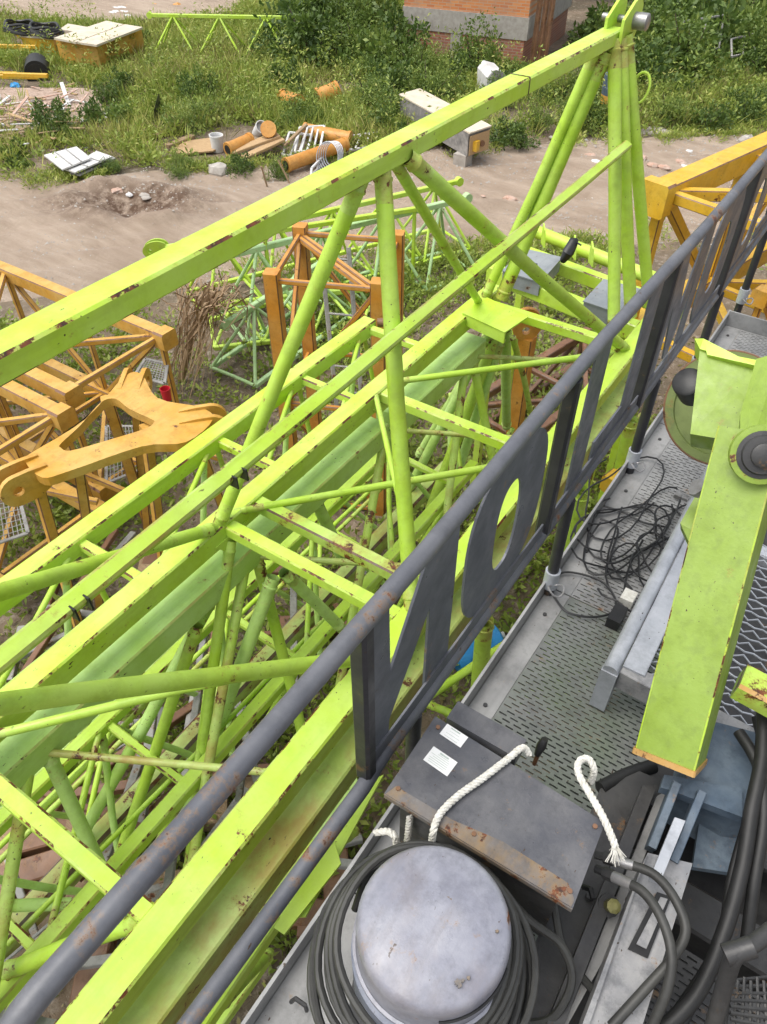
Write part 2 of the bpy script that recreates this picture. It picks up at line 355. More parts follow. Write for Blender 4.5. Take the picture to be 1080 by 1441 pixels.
# the road: a strip in its own rotated grid, 4-12 mm above the soil
al = np.arange(-40, 60, .13); dd = np.linspace(-2.9, 2.9, 60); A_, D_ = np.meshgrid(al, dd)
D_ = D_ + (vnoise(A_, D_, 1.3, 3)-.5)*.7*(np.abs(D_)/2.9)**4
s2 = math.sqrt(2); Xr = (A_ - D_)/s2 - 10.35; Yr = (A_ + D_)/s2 + 10.35
Zr = ground_h(Xr, Yr) + .014 - .05*np.clip((np.abs(D_)-2.55)/.35, 0, 1)
V = np.stack([Xr, Yr, Zr], -1).reshape(-1, 3); nx = len(al); i = np.arange((len(dd)-1)*(nx-1)); r_, c_ = i//(nx-1), i % (nx-1); a = r_*nx+c_
o = fast_mesh('dirt_road', V, np.stack([a, a+1, a+1+nx, a+nx], 1), np.zeros(len(V)), 'road'); o.data.polygons.foreach_set('use_smooth', [True]*((len(dd)-1)*(nx-1)))
tag(o, kind='structure')
# pale sandy clearing beyond the weeds
c0 = pg(-120, 2); cl = []
for k in range(40):
    t = 2*math.pi*k/40; cl.append(Vector((-31+9.5*math.cos(t)*(1+.12*math.sin(5*t)), 22.5+5.0*math.sin(t)*(1+.15*math.sin(3*t+1)), .10)))
tag(MB().prism(cl, (0, 0, -.3)).build('sandy_clearing', 'road'), kind='structure')

M['rubble'] = plain('pale_rubble_soil', (.44, .33, .27), (.27, .19, .14), 7, .95, 0, .8, .05)
rbc = pg(42, 165)
tag(MB().prism([Vector((rbc.x+2.5*math.cos(t)*(1+.2*math.sin(3*t)), rbc.y+1.8*math.sin(t)*(1+.2*math.sin(4*t+1)), .13)) for t in np.linspace(0, 6.283, 36, endpoint=False)], (0, 0, -.3)).build('rubble_clearing', 'rubble'), kind='structure')
# ================================================================== GREEN JIBS
# ---- jib A: the top one. Bottom chords 2.8 m below the camera, nodes every ~1.45 m
XBL, XBR, ZB = -2.30, -1.12, -2.86
XT, ZT = -1.83, -1.115
jA = thing('crane_jib', 'lime green triangular crane jib on top of the pile beside the railing', 'crane jib', (-1.7, 2.0, 0))
beam('top_chord', jA, R(XT, -1.6, ZT), R(XT-.02, 5.30, ZT-.02), .120, .085, seg=12, jit=.0015)
beam('bottom_chord', jA, R(XBL, -1.6, ZB), R(XBL, 4.95, ZB), .12, .14, seg=10, jit=.0015)
beam('bottom_chord', jA, R(XBR, -1.6, ZB), R(XBR, 5.35, ZB), .13, .12, seg=10, jit=.0015)
for y in (3.98,): MB().beam(R(XT-.012, y, ZT-.012), R(XT-.012, y+.003, ZT-.012), .1212, .0862, ch=.006).build('weld_seam', 'rust_edge', jA)
NODES = [-1.15, .29, 1.87, 3.32, 4.72]
for y in NODES: beam('batten', jA, R(XBL+.05, y, ZB+.015), R(XBR-.05, y, ZB+.015), .075, .075)
beam('batten', jA, R(XBL+.05, 2.10, ZB+.01), R(XBR-.05, 2.10, ZB+.01), .075, .075, mats=('lime_rusty', 'rust_edge'))
T1, T0 = 2.72, -.62
def tn(y, dx=0): return R(XT+dx, y, ZT-.035)
def bl(y): return R(XBL+.02, y, ZB+.05)
def br(y): return R(XBR-.02, y, ZB+.05)
pipe('diagonal_brace', jA, bl(1.83), tn(T1-.16), .036)
pipe('diagonal_brace', jA, br(1.93), tn(T1-.02), .038)
pipe('diagonal_brace', jA, tn(T1+.06), bl(4.66), .027)
pipe('diagonal_brace', jA, tn(T1+.12, .03), br(4.66), .037)
pipe('diagonal_brace', jA, tn(T0), bl(1.80), .033)
pipe('diagonal_brace', jA, tn(T0+.02, .03), br(1.60), .034)
for a, b in ((.33, 1.66), (1.95, 3.24), (3.40, 4.62)): pipe('lacing_tube', jA, bl(a), br(b), .021)
pipe('lacing_tube', jA, bl(3.28), br(2.02), .017)
TE = R(XT-.01, 5.24, ZT-.03)
pipe('end_post', jA, TE+Vector((.03, -.02, 0)), pz(864, 474, -2.80), .042)
pipe('end_post', jA, TE+Vector((.05, .02, 0)), pz(888, 446, -2.80), .044)
pipe('end_post', jA, TE+Vector((.07, .05, .02)), pz(914, 430, -2.85), .042)
pipe('diagonal_brace', jA, TE+Vector((-.03, -.10, 0)), bl(4.74), .036)
pipe('diagonal_brace', jA, TE+Vector((0, -.06, -.06)), R(XBL+.13, 4.80, ZB+.06), .050)
# long inner guide tube running the length of the jib
MB().beam(R(-1.50, -1.2, -1.72), R(-1.56, 5.1, -1.68), .058, .050, roll=.5, emi=1, seg=8, jit=.004).build('guide_tube', ['lime', 'lime_rusty'], jA)
for y in (.62, 1.30):
    for dy in (0, .05): MB().beam(R(-1.545, y+dy, -1.715), R(-1.475, y+dy, -1.715), .006, .052, ch=.001).build('clamp', 'black', jA)
# end lug: two cheek plates with a pin
for dx in (-.055, .05):
    c = R(XT+dx, 5.36, ZT+.02); prof = [(-.16,-.07),(-.10,-.10),(.06,-.08),(.13,.02),(.13,.10),(.07,.16),(-.02,.13),(-.16,.06)]
    plate('lug_plate', jA, [c+Vector((0, a, b)) for a, b in prof], (.018, 0, 0), 'lime')
MB().lathe([(.022, -.14), (.022, .06), (.048, .061), (.048, .15), (.040, .155)], R(XT, 5.38, ZT+.05), (1, 0, 0), 14).build('lug_pin', 'steel', jA, smooth=True)
cc = R(XT+.20, 5.36, ZT-.30)
MB().tube([cc+Vector((math.cos(t)*.055, math.sin(t)*.02, math.sin(t)*.085)) for t in np.linspace(0, 2*math.pi, 20, endpoint=False)], .009, 8, closed=True).build('rope_eye', 'lime_tube', jA, smooth=True)
# flat bracket tray at the end node and gussets on the chord
plate('bracket_tray', jA, [R(-2.28, 4.40, -2.77), R(-1.90, 4.33, -2.77), R(-1.86, 4.62, -2.77), R(-2.24, 4.70, -2.77)], (0, 0, -.012), 'lime')
plate('bracket_tray', jA, [R(-2.28, 4.40, -2.775), R(-1.90, 4.33, -2.775), R(-1.90, 4.33, -2.86), R(-2.28, 4.40, -2.86)], (.003, .012, 0), 'lime')
for y in NODES[1:]:
    for x, sx in ((XBL+.062, 1), (XBR-.067, -1)):
        plate('gusset_plate', jA, [R(x, y-.13, ZB-.02), R(x, y+.13, ZB-.02), R(x, y+.07, ZB-.10), R(x, y-.07, ZB-.10)], (.006*sx, 0, 0), 'lime')

# ---- jib E: the same kind turned over underneath, apex down
jE = thing('crane_jib', 'faded mint green crane jib lying upside down under the lime one', 'crane jib', (-1.7, 1.5, 0))
ZE = -3.12
beam('bottom_chord', jE, R(-2.27, -1.5, ZE), R(-2.27, 3.30, ZE), .17, .16, ('mint', 'mint_rusty'), seg=8, jit=.002)
beam('bottom_chord', jE, R(-2.27, 3.42, ZE-.02), R(-2.27, 4.62, ZE-.02), .20, .16, ('mint', 'mint'))
beam('bottom_chord', jE, R(-1.03, -1.5, ZE+.02), R(-1.06, 4.75, ZE+.02), .13, .16, ('mint_rusty', 'mint_rusty'), seg=8, jit=.002)
beam('top_chord', jE, R(-1.66, -1.5, -4.75), R(-1.66, 4.9, -4.75), .11, .10, ('lime', 'lime_rusty'))
ap = lambda y: R(-1.66, y, -4.71)
for k, y in enumerate([-.9, .55, 2.0, 3.4, 4.5]):
    lo = [-1.1, .25, 1.65, 3.0, 4.4][k]
    pipe('diagonal_brace', jE, R(-2.22, y, ZE-.05), ap(lo), .034, 'mint' if k % 2 else 'lime_tube')
    pipe('diagonal_brace', jE, R(-1.08, y, ZE-.05), ap(lo+.05), .030, 'mint')
    if k: pipe('diagonal_brace', jE, R(-2.22, y-.1, ZE-.05), ap(lo-1.25), .030, 'lime_rusty')
    if k: pipe('diagonal_brace', jE, R(-1.08, y-.1, ZE-.05), ap(lo-1.25), .026, 'lime_tube')
    pipe('lacing_tube', jE, R(-2.2, y, ZE-.04), R(-1.1, y+.6, ZE-.04), .018, 'mint_rusty')
for px0 in ((800, 450), (712, 460), (735, 470)):
    p = pz(px0[0], px0[1], -3.05)
pipe('end_post', jE, pz(712, 462, -3.1), pz(713, 600, -4.7), .045, 'mint')
pipe('end_post', jE, pz(690, 470, -3.1), pz(590, 640, -4.7), .04, 'mint')
pipe('end_post', jE, pz(722, 475, -3.1), pz(748, 585, -4.3), .026, 'lime_rusty')
# torn flat plates hanging beside its right chord
for kz, ((a, b, c, d), m) in enumerate(((((385, 1305), (470, 1180), (480, 1215), (400, 1315)), 'lime'), (((375, 1290), (500, 1110), (540, 1090), (430, 1290)), 'lime'), (((440, 1180), (500, 1085), (505, 1105), (455, 1190)), 'mint'))):
    plate('torn_plate', jE, [pz(*q, -3.40-.06*kz) for q in (a, b, c, d)], (0, .003, -.02), m)

# ---- jib B: narrower jib to the left
jB = thing('crane_jib', 'narrow lime jib with pale top faces lying next to the orange mast', 'crane jib', (-2.8, 1.5, 0))
ZBb = -3.05
beam('bottom_chord', jB, R(-3.07, -1.5, ZBb), R(-3.02, 4.28, ZBb), .12, .12, ('lime', 'lime_edge'), seg=9, jit=.002)
beam('bottom_chord', jB, R(-2.50, -1.5, ZBb), R(-2.48, 4.2, ZBb), .10, .10, ('mint', 'lime_edge'))
beam('top_chord', jB, R(-2.80, -1.5, -4.15), R(-2.78, 4.3, -4.15), .09, .09, ('mint', 'mint_rusty'))
for k, y in enumerate([-.75, .35, 1.45, 2.55, 3.4, 4.22]):
    beam('batten', jB, R(-3.02, y, ZBb), R(-2.52, y, ZBb), .06, .06)
    pipe('diagonal_brace', jB, R(-3.04, y, ZBb-.04), R(-2.79, y-.05, -4.12), .018, 'lime_tube')
    pipe('diagonal_brace', jB, R(-2.52, y, ZBb-.04), R(-2.79, y-.55, -4.12), .018, 'mint')
    if k: pipe('diagonal_brace', jB, R(-3.04, y-.1, ZBb-.04), R(-2.79, y-.62, -4.12), .02, 'mint')
    if k: pipe('lacing_tube', jB, R(-3.02, y-.06, ZBb-.02), R(-2.52, y-1.0, ZBb-.02), .016)
MB().lathe([(.035, -.02), (.035, .12)], R(-2.95, 4.32, ZBb+.02), (.8, .6, 0), 10).build('end_pin', 'brown', jB, smooth=True)

# ---- jib F: rusty chords deep under the others
jF = thing('crane_jib', 'rust streaked green jib at the bottom of the pile on the soil', 'crane jib', (-3.0, 1.5, 0))
ZF = -4.75
for x, mm in ((-3.27, ('lime', 'lime_rusty')), (-2.58, ('mint_rusty', 'rust_edge'))):
    beam('bottom_chord', jF, R(x, -1.4, ZF), R(x, 4.9, ZF), .13, .12, mm, seg=8, jit=.003, ch=.02)
beam('top_chord', jF, R(-3.0, -1.4, ZF-.9), R(-3.0, 4.6, ZF-.9), .09, .09, ('mint_rusty', 'rust_edge'))
for dx in (0, .07, .12):
    pipe('lacing_tube', jF, R(-3.13+dx*1.2, -1.3, ZF+.03-dx*.4), R(-3.08+dx*1.2, 4.4, ZF+.03-dx*.4), .019, ('lime_tube', 'lime_rusty', 'lime_tube')[int(dx*14)])
for k, y in enumerate([-.8, .4, 1.6, 2.8, 4.0]):
    pipe('diagonal_brace', jF, R(-2.58, y, ZF), R(-3.0, y+.5, ZF-.86), .022, 'lime_tube')
    pipe('diagonal_brace', jF, R(-3.27, y, ZF), R(-3.0, y+.5, ZF-.86), .022, 'mint')
    pipe('diagonal_brace', jF, R(-2.58, y+.1, ZF+.03), R(-3.22, y+.95, ZF+.03), .019, 'lime_tube')

# ---- jib H: lattice packed between the upper and the lowest jibs
jH = thing('crane_jib', 'lime lattice jib packed between the mint jib and the rusty one', 'crane jib', (-2.2, 1.5, 0))
for x, z, mm in ((-1.98, -4.02, ('lime', 'lime_rusty')), (-2.62, -3.95, ('lime', 'lime_edge')), (-2.28, -5.05, ('mint', 'mint_rusty'))):
    beam('chord', jH, R(x, -1.5, z), R(x-.03, 4.3, z), .085, .085, mm, seg=6, jit=.003)
for k, y in enumerate([-1.0, 0, 1.0, 2.0, 3.0, 4.0]):
    beam('batten', jH, R(-1.98, y, -4.02), R(-2.62, y, -3.96), .05, .05)
    pipe('diagonal_brace', jH, R(-1.98, y, -4.05), R(-2.28, y+.5, -5.0), .022, 'lime_tube'); pipe('diagonal_brace', jH, R(-1.98, y+.95, -4.05), R(-2.28, y+.5, -5.0), .022, 'lime_tube')
    pipe('diagonal_brace', jH, R(-2.62, y, -3.98), R(-2.28, y+.5, -5.0), .022, 'mint'); pipe('diagonal_brace', jH, R(-2.62, y+.95, -3.98), R(-2.28, y+.5, -5.0), .022, 'mint')
    pipe('lacing_tube', jH, R(-1.98, y+.05, -4.0), R(-2.62, y+.95, -3.94), .018, 'lime_tube')
for a, b, r0, m_ in (((325, 760, -2.92), (265, 1230, -4.7), .032, 'lime_tube'), ((385, 812, -3.2), (255, 1170, -4.7), .040, 'mint'), ((278, 880, -3.25), (165, 1215, -4.7), .034, 'lime_tube'), ((300, 840, -3.25), (108, 1190, -4.7), .036, 'mint'),
                     ((443, 701, -3.2), (484, 790, -3.9), .040, 'mint'), ((400, 805, -3.2), (482, 885, -3.9), .036, 'mint'), ((458, 870, -4.0), (10, 1330, -4.1), .015, 'lime_tube'), ((690, 465, -3.15), (575, 690, -4.7), .040, 'mint'), ((700, 465, -3.1), (590, 760, -4.8), .046, 'lime_tube'), ((706, 475, -3.15), (622, 730, -4.8), .040, 'mint'),
                     ((640, 700, -4.2), (520, 930, -4.6), .018, 'lime_tube'), ((210, 985, -4.3), (20, 1180, -4.3), .018, 'lime_tube'), ((0, 1275, -4.4), (100, 1272, -4.5), .034, 'mint'), ((0, 1370, -4.0), (215, 1290, -3.6), .040, 'lime_tube'), ((225, 1330, -3.9), (190, 1441, -4.4), .03, 'lime_tube')):
    pipe('diagonal_brace', jH, pz(*a), pz(*b), r0, m_)
# ---- jib G: right lower chord row seen under the railing
jG = thing('crane_jib', 'dark shaded green jib wedged below the walkway edge', 'crane jib', (-.9, 2.0, 0))
beam('chord', jG, R(-1.02, -1.0, -3.62), R(-1.06, 1.25, -3.62), .10, .10, ('lime', 'lime_rusty'))
beam('chord', jG, R(-1.25, -1.0, -4.6), R(-1.25, .7, -4.6), .10, .10, ('lime_tube', 'lime_rusty'))
for k, y in enumerate([-.6, .3, 1.1]):
    pipe('diagonal_brace', jG, R(-1.02, y, -3.66), R(-1.22, y+.4, -4.57), .028, 'lime_tube')
for px_, py_ in ((683, 872), (820, 690), (890, 590)):
    q = pz(px_, py_, -3.7); pipe('leg', jG, q, Vector((q.x+.05, q.y+.05, 0)), .055, 'lime_tube')
pipe('diagonal_brace', jG, pz(560, 1010, -4.6), pz(720, 900, -4.6), .03, 'lime_tube')
pipe('diagonal_brace', jG, pz(600, 990, -4.9), pz(650, 1010, -4.9), .03, 'lime_tube')

# ------------------------------------------------------------------ cross frame with the two grey boxes beyond the jib end
cf = thing('support_frame', 'lime frame of two cross beams with fins carrying grey boxes', 'steel frame', (-2.0, 6.0, 0))
beam('cross_beam', cf, pz(690, 382, -3.12), pz(905, 470, -3.12), .11, .14)
beam('cross_beam', cf, pz(715, 348, -3.12), pz(960, 440, -3.12), .10, .12)
pipe('cross_tube', cf, pz(735, 318, -3.1), pz(945, 402, -3.1), .06, 'lime')
for p in ((765, 335), (808, 352), (832, 361)):
    c = pz(p[0], p[1], -3.02); plate('fin_plate', cf, [c+Vector(q) for q in ((-.02, 0, -.05), (.05, -.08, -.05), (.02, -.06, .10), (-.02, -.01, .14))], (.012, .006, 0), 'lime')
for a in ((700, 395), (880, 470), (745, 325), (930, 405)):
    q = pz(*a, -3.2); beam('leg', cf, q, Vector((q.x, q.y, 0)), .08, .08)
def flat_box(name, label, cat, quad, zr, h, mat, group=None):
    t = thing(name, label, cat, (pz(*quad[0], zr).x, pz(*quad[0], zr).y, zr+CAM_Z-h), group)
    q = [pz(*p, zr) for p in quad]; c = sum(q, Vector())/4
    MB().prism(q, (0, 0, -h)).build('casing', mat, t)
    MB().prism([c+(p-c)*1.04+Vector((0, 0, .012)) for p in q], (0, 0, -.010)).build('lid', mat, t)
    MB().box(c+Vector((.02, 0, .02)), (.05, .012, .014)).build('handle', 'black', t)
    return t
M['greybox'] = paint('grey_box_paint', (.20, .22, .24), .1, fade=(.27, .29, .30), grime=.4)
flat_box('equipment_box', 'grey flat equipment box behind the lime diagonal tube', 'box', [(708, 382), (738, 352), (790, 364), (760, 398)], -3.0, .12, 'greybox')
flat_box('equipment_box', 'grey flat equipment box beside the lime end posts', 'box', [(822, 425), (850, 395), (905, 410), (880, 445)], -3.0, .12, 'greybox')
bm = thing('folded_umbrella', 'black folded bundle leaning over the lime finned tube', 'bundle', pz(803, 360, -3.0))
MB().tube([pz(793, 366, -2.98), pz(800, 355, -2.86), pz(808, 340, -2.80), pz(812, 338, -2.78)], [.03, .05, .045, .02], 10).build('cloth', 'black', bm, smooth=True)
MB().tube([pz(806, 338, -2.80), pz(818, 345, -2.80)], .008, 6).build('handle', 'black', bm)

# ================================================================== MASTS (yellow and orange lattice)
def mast(name, label, c0, ux, uy, uz, nx, ny, L, w, chord, brace, mats, panels, cat='mast section', lug=True, rb=.028):
    """box truss: origin corner c0, width axes ux/uy, length axis uz"""
    t = thing(name, label, cat, (c0.x, c0.y, max(0, c0.z-.0)) if c0.z < .5 else (c0.x, c0.y, 0))
    cs = [c0, c0+ux*nx, c0+ux*nx+uy*ny, c0+uy*ny]
    for c in cs:
        beam('chord', t, c, c+uz*L, chord, chord, mats, up=ux, ch=.01)
        if lug:
            for e in (c-uz*.02, c+uz*(L-.12)): beam('socket', t, e, e+uz*.14, chord*1.35, chord*1.35, mats, up=ux, ch=.02)
    for k in range(panels+1):
        z = L*(k/panels)*.94+.03*L
        for i in range(4):
            a, b = cs[i], cs[(i+1) % 4]
            beam('batten', t, a+uz*z, b+uz*z, rb*2, rb*2, mats, up=uz)
            if k < panels:
                z2 = L*((k+1)/panels)*.94+.03*L
                p, q = (a, b) if (k+i) % 2 else (b, a)
                beam('diagonal_brace', t, p+uz*z, q+uz*z2, rb*2, rb*2, mats, up=(b-a).normalized().cross(uz))
    return t
OR = ('orange', 'brown')
# standing orange mast
o0 = pz(382, 382, -3.15); oA = pz(533, 395, -3.15)
ux = (oA-o0).normalized(); uy = Vector((-ux.y, ux.x, 0))
mast('mast_section', 'orange square lattice mast section standing among the green jibs', Vector((o0.x, o0.y, -.02)), ux, uy, Zv, (oA-o0).length, 1.0, 2.87, 0, .135, .06, OR, 2, rb=.024, lug=False)
om = [o_ for o_ in COL.objects if o_.name == 'mast_section'][0]; wq = (oA-o0).length
for f0, f1 in (((.02, .98), (.98, .02)), ((.02, .9), (.9, .0))):
    beam('diagonal_brace', om, o0+ux*(wq*f0[0])+uy*f0[1]-Zv*.10, o0+ux*(wq*f1[0])+uy*f1[1]-Zv*.10, .05, .05, OR)
lad = thing('ladder', 'dull grey steel ladder hanging inside the orange mast', 'ladder', o0+ux*.35+uy*.5-Vector((0, 0, 2.2)))
for s_ in (0, .28):
    beam('stile', lad, o0+ux*(.25+s_)+uy*.8+Vector((0, 0, -.1)), o0+ux*(.5+s_)+uy*.2+Vector((0, 0, -1.9)), .045, .03, ('dirt_steel',))
for k in range(7):
    f = .06+k*.14; a = (o0+ux*.25+uy*.8+Vector((0, 0, -.1))).lerp(o0+ux*.5+uy*.2+Vector((0, 0, -1.9)), f); pipe('rung', lad, a, a+ux*.28, .012, 'dirt_steel')
# yellow section on the left, lying
YL = ('yellow', 'brown')
y0 = pz(238, 478, -4.25); y1 = pz(22, 388, -4.25); uxl = (y1-y0).normalized(); uyl = Vector((uxl.y, -uxl.x, 0))
if uyl.y > 0: uyl = -uyl
mast('mast_section', 'ochre lattice mast section lying by the dirt road', y0-Zv*1.25, uyl, Zv, uxl, 1.25, 1.25, 4.2, 0, .15, .07, YL, 3, rb=.03)
y2 = pz(70, 560, -4.1)
mast('mast_section', 'ochre lattice mast section with rusty joints behind the triangular yoke', y2-Zv*1.3+Vector((.25, -.05, 0)), uyl, Zv, uxl, 1.2, 1.2, 3.5, 0, .14, .07, YL, 3, rb=.03)
# orange-brown frames on the soil in the middle
g = pz(690, 590, -5.2); d = (pz(830, 500, -5.2)-g).normalized(); sd = Vector((d.y, -d.x, 0))
mast('mast_section', 'rusty orange lattice frame half hidden under the jib end', Vector((g.x-.5, g.y+.2, .1)), sd, Zv, d, .9, .5, 2.6, 0, .11, .05, ('brown', 'rust_edge'), 2, rb=.03, lug=False)
ol = thing('lug_bracket', 'orange plate lug with a bolt hole behind the lime tray', 'bracket', pz(742, 462, -3.7)-Zv*2.2)
c = pz(742, 458, -3.7)
prof = [(math.cos(t), math.sin(t)) for t in np.linspace(0, 2*math.pi, 24, endpoint=False)]
MB().ring([c+_r*(.14*a)+Zv*(.17*b) for a, b in prof], [c+_r*(.04*a)+Zv*(.04*b-.06) for a, b in prof], _h*.05).build('plate', 'orange', ol)
beam('stem', ol, c+Vector((0, .06, -.15)), c+Vector((0, .1, -2.25)), .14, .14, OR)
# bright yellow mast beyond the railing
YB = ('yellow_bright', 'brown')
b0 = pz(918, 280, -2.85); b1 = pz(1080, 207, -2.85); ub = (b1-b0).normalized(); sb = Vector((ub.y, -ub.x, 0))
mast('mast_section', 'bright yellow lattice mast lying beyond the grey railing', b0-Zv*1.45, sb, Zv, ub, 1.5, 1.45, 6.5, 0, .23, .09, YB, 4, rb=.05)
g = pz(862, 668, -4.3); d = Vector((math.sin(math.radians(12)), math.cos(math.radians(12)), 0)); sd = Vector((d.y, -d.x, 0))
mast('mast_section', 'bright yellow lattice frame lying under the walkway', Vector((g.x+.05, g.y-.2, .75)), sd, Zv, d, 1.3, 1.0, 4.0, 0, .12, .06, YB, 5, rb=.03)
mast('mast_section', 'ochre lattice frame stacked on timber below the bright yellow mast', Vector((g.x+.4, g.y+2.2, 1.95)), sd, Zv, d, 1.2, .55, 2.6, 0, .12, .06, ('yellow', 'brown'), 4, rb=.03)

# ------------------------------------------------------------------ triangular yellow yoke (plate frame with lugs on legs)
yk = thing('tower_head_yoke', 'yellow triangular yoke plate with rounded lugs standing on legs', 'crane part', pz(170, 600, -6))
ZY = -3.8
pts_o = [(175,530),(200,527),(222,560),(282,573),(300,590),(262,622),(200,628),(100,662),(60,672),(36,650),(40,640),(120,590)]
pts_i = [(150,562),(165,562),(182,575),(214,590),(217,594),(205,603),(150,620),(100,634),(86,630),(86,624),(112,600),(136,572)]
def cromc(P_, n=4): return crom([P_[-1]]+P_+[P_[0], P_[1]], n)[n:n*(len(P_)+1)]
O3 = cromc([pz(*p, ZY) for p in pts_o]); I3 = cromc([pz(*p, ZY) for p in pts_i])
MB().ring(O3, I3, (0, 0, -.08)).build('yoke_plate', 'yellow', yk)
def lug(par, c, ax, r, L, mat='yellow', th=.04):
    """two parallel rounded ears with a pin hole; ax points outward, horizontal"""
    ax = Vector(ax).normalized(); sd = Vector((-ax.y, ax.x, 0))
    for s_ in (-.09, .07):
        base = c+sd*s_; out = []
        for t in np.linspace(-math.pi/2, math.pi/2, 12): out.append((L+r*math.cos(t), r*math.sin(t)))
        out += [(-.02, r*.98), (-.16, r*.86), (-.20, r*.2), (-.18, -r*.5), (-.04, -r)]
        n = len(out); hole = [(L+.045*math.cos(t), .045*math.sin(t)) for t in np.linspace(-math.pi/2, 1.5*math.pi, n, endpoint=False)]
        MB().ring([base+ax*a+Zv*b for a, b in out], [base+ax*a+Zv*b for a, b in hole], sd*th).build('lug_ear', mat, par)
cY = pz(160, 600, ZY)
for p, r in (((188, 532), .14), ((280, 584), .15), ((30, 660), .16)):
    q = pz(*p, ZY); ax = (q-cY); ax.z = 0; lug(yk, q-Zv*.10, ax, r*.85, .10)
for p in ((188, 540), (150, 560), (50, 672), (270, 600), (205, 600), (110, 650)):
    q = pz(*p, ZY-.1); beam('leg', yk, q, Vector((q.x+random.uniform(-.3, .2), q.y+random.uniform(-.3, .2), 0)), .10, .08, ('yellow', 'brown'))
for k in range(4):
    a = pz(60+k*60, 690-k*22, -4.9); beam('brace', yk, a, a+Vector((.45, .25, random.uniform(-.35, .35))), .06, .06, ('yellow', 'brown'))
# mesh guard panels leaning beside the yellow masts
def mesh_panel(label, quad, zr, dz):
    q = [pz(*p, zr) for p in quad]; q[2] = q[2]+Zv*dz; q[3] = q[3]+Zv*dz
    t = thing('mesh_panel', label, 'mesh panel', (q[0].x, q[0].y, min(p.z for p in q)))
    for i in range(4): beam('frame_bar', t, q[i], q[(i+1) % 4], .035, .02, ('dirt_steel',))
    mb = MB(); n = 9
    for i in range(1, n):
        f = i/n; mb.tube([q[0].lerp(q[1], f), q[3].lerp(q[2], f)], .005, 4); mb.tube([q[0].lerp(q[3], f), q[1].lerp(q[2], f)], .005, 4)
    tag(mb.build('wire_mesh', 'dirt_steel', t), kind='stuff')
mesh_panel('grey wire mesh guard panel leaning beside the yellow yoke top lug', [(190, 528), (232, 540), (236, 512), (205, 505)], -4.6, .0)
mesh_panel('grey wire mesh guard panel lying under the yellow yoke', [(150, 680), (200, 660), (190, 600), (150, 600)], -5.3, .0)
mesh_panel('grey wire mesh cage side below the big holed lug of the yoke', [(-20, 770), (40, 750), (25, 690), (-25, 700)], -5.0, .0)
rc = thing('cup', 'small red cup standing near the ochre mast joint', 'cup', pz(236, 562, -4.7))
c = pz(236, 562, -4.7); MB().lathe([(.045, 0), (.055, .14), (.05, .14), (.042, .02)], c, Zv, 14, cap=False).build('bowl', 'red', rc, smooth=True)
MB().lathe([(.05, -.11), (.04, -.02), (.045, 0)], c, Zv, 12).build('stem', 'black', rc)

# dead palm fronds draped between the masts
fr = []
V = []; Fq = []
for k in range(170):
    top = pz(random.gauss(296, 26), random.gauss(412, 16), -4.6+random.uniform(-.2, .2)); bot = pz(random.gauss(258, 18), random.gauss(530, 20), -5.85)
    if random.random() < .35: bot = pz(random.gauss(330, 30), random.gauss(455, 18), -5.6)
    pts = []
    for j in range(5):
        f = j/4; p = top.lerp(bot, f)+Vector((random.gauss(0, .05), random.gauss(0, .05), .25*math.sin(f*3.1)*random.uniform(.2, 1))); pts.append(p)
    w = random.uniform(.006, .016); s_ = Vector((random.uniform(-1, 1), random.uniform(-1, 1), 0)).normalized()*w; b_ = len(V)
    for j, p in enumerate(pts): V += [tuple(p-s_*(1-j/5)), tuple(p+s_*(1-j/5))]
    for j in range(4): Fq.append((b_+2*j, b_+2*j+1, b_+2*j+3, b_+2*j+2))
t = thing('dead_palm_fronds', 'brown dead palm fronds hanging in a heap between the masts', 'dead foliage', pg(275, 500))
mbx = MB(); mbx.add(V, Fq); mbx.build('fronds', 'straw', t)
MB().tube([pz(298, 412, -4.6), pz(270, 470, -5.3), pz(255, 535, -5.95)], .05, 8).build('stalk', 'straw', t)

# ------------------------------------------------------------------ pale turquoise and lime frames by the road
def tri_frame(name, label, A, B, hgt, wid, mat, panels=4, r=.03, apex_up=True, cat='jib section', zb=.12):
    A, B = Vector(A), Vector(B); d = (B-A); d.z = 0; L = d.length; d.normalize(); s_ = Vector((-d.y, d.x, 0))
    t = thing(name, label, cat, (A.x, A.y, 0)); b0 = Vector((A.x, A.y, zb)); tp = b0+Zv*hgt
    if not apex_up: tp, b0 = b0, tp
    c1 = b0-s_*wid/2; c2 = b0+s_*wid/2
    MB().beam(tp, tp+d*L, r*2.6, r*2.6).build('top_chord', mat, t)
    for c in (c1, c2): MB().beam(c, c+d*L, r*2.2, r*2.2).build('bottom_chord', mat, t)
    for k in range(panels+1):
        f = L*k/panels
        pipe('batten', t, c1+d*f, c2+d*f, r*.8, mat, 8)
        if k < panels:
            m_ = tp+d*(L*(k+.5)/panels)
            for c in (c1, c2):
                pipe('diagonal_brace', t, c+d*f, m_, r*.8, mat, 8); pipe('diagonal_brace', t, c+d*(L*(k+1)/panels), m_, r*.8, mat, 8)
    for e in (tp, tp+d*L):
        MB().lathe([(r*2.4, -r*1.5), (r*2.4, r*1.5)], e, s_, 14).build('end_boss', mat, t, smooth=True)
    return t
tri_frame('jib_section', 'pale turquoise triangular jib section lying by the dirt road', pg(330, 470), pg(650, 380), 1.1, 1.0, 'mint_pale', 4, .032)
tri_frame('jib_section', 'lime triangular jib section with an eye lug beside the dirt road', pg(280, 440), pg(640, 345), 1.0, 1.0, 'lime', 5, .03)
tri_frame('jib_section', 'broken turquoise frame collapsed beside the dead fronds', pg(330, 540), pg(470, 440), .8, .8, 'mint_pale', 2, .03)
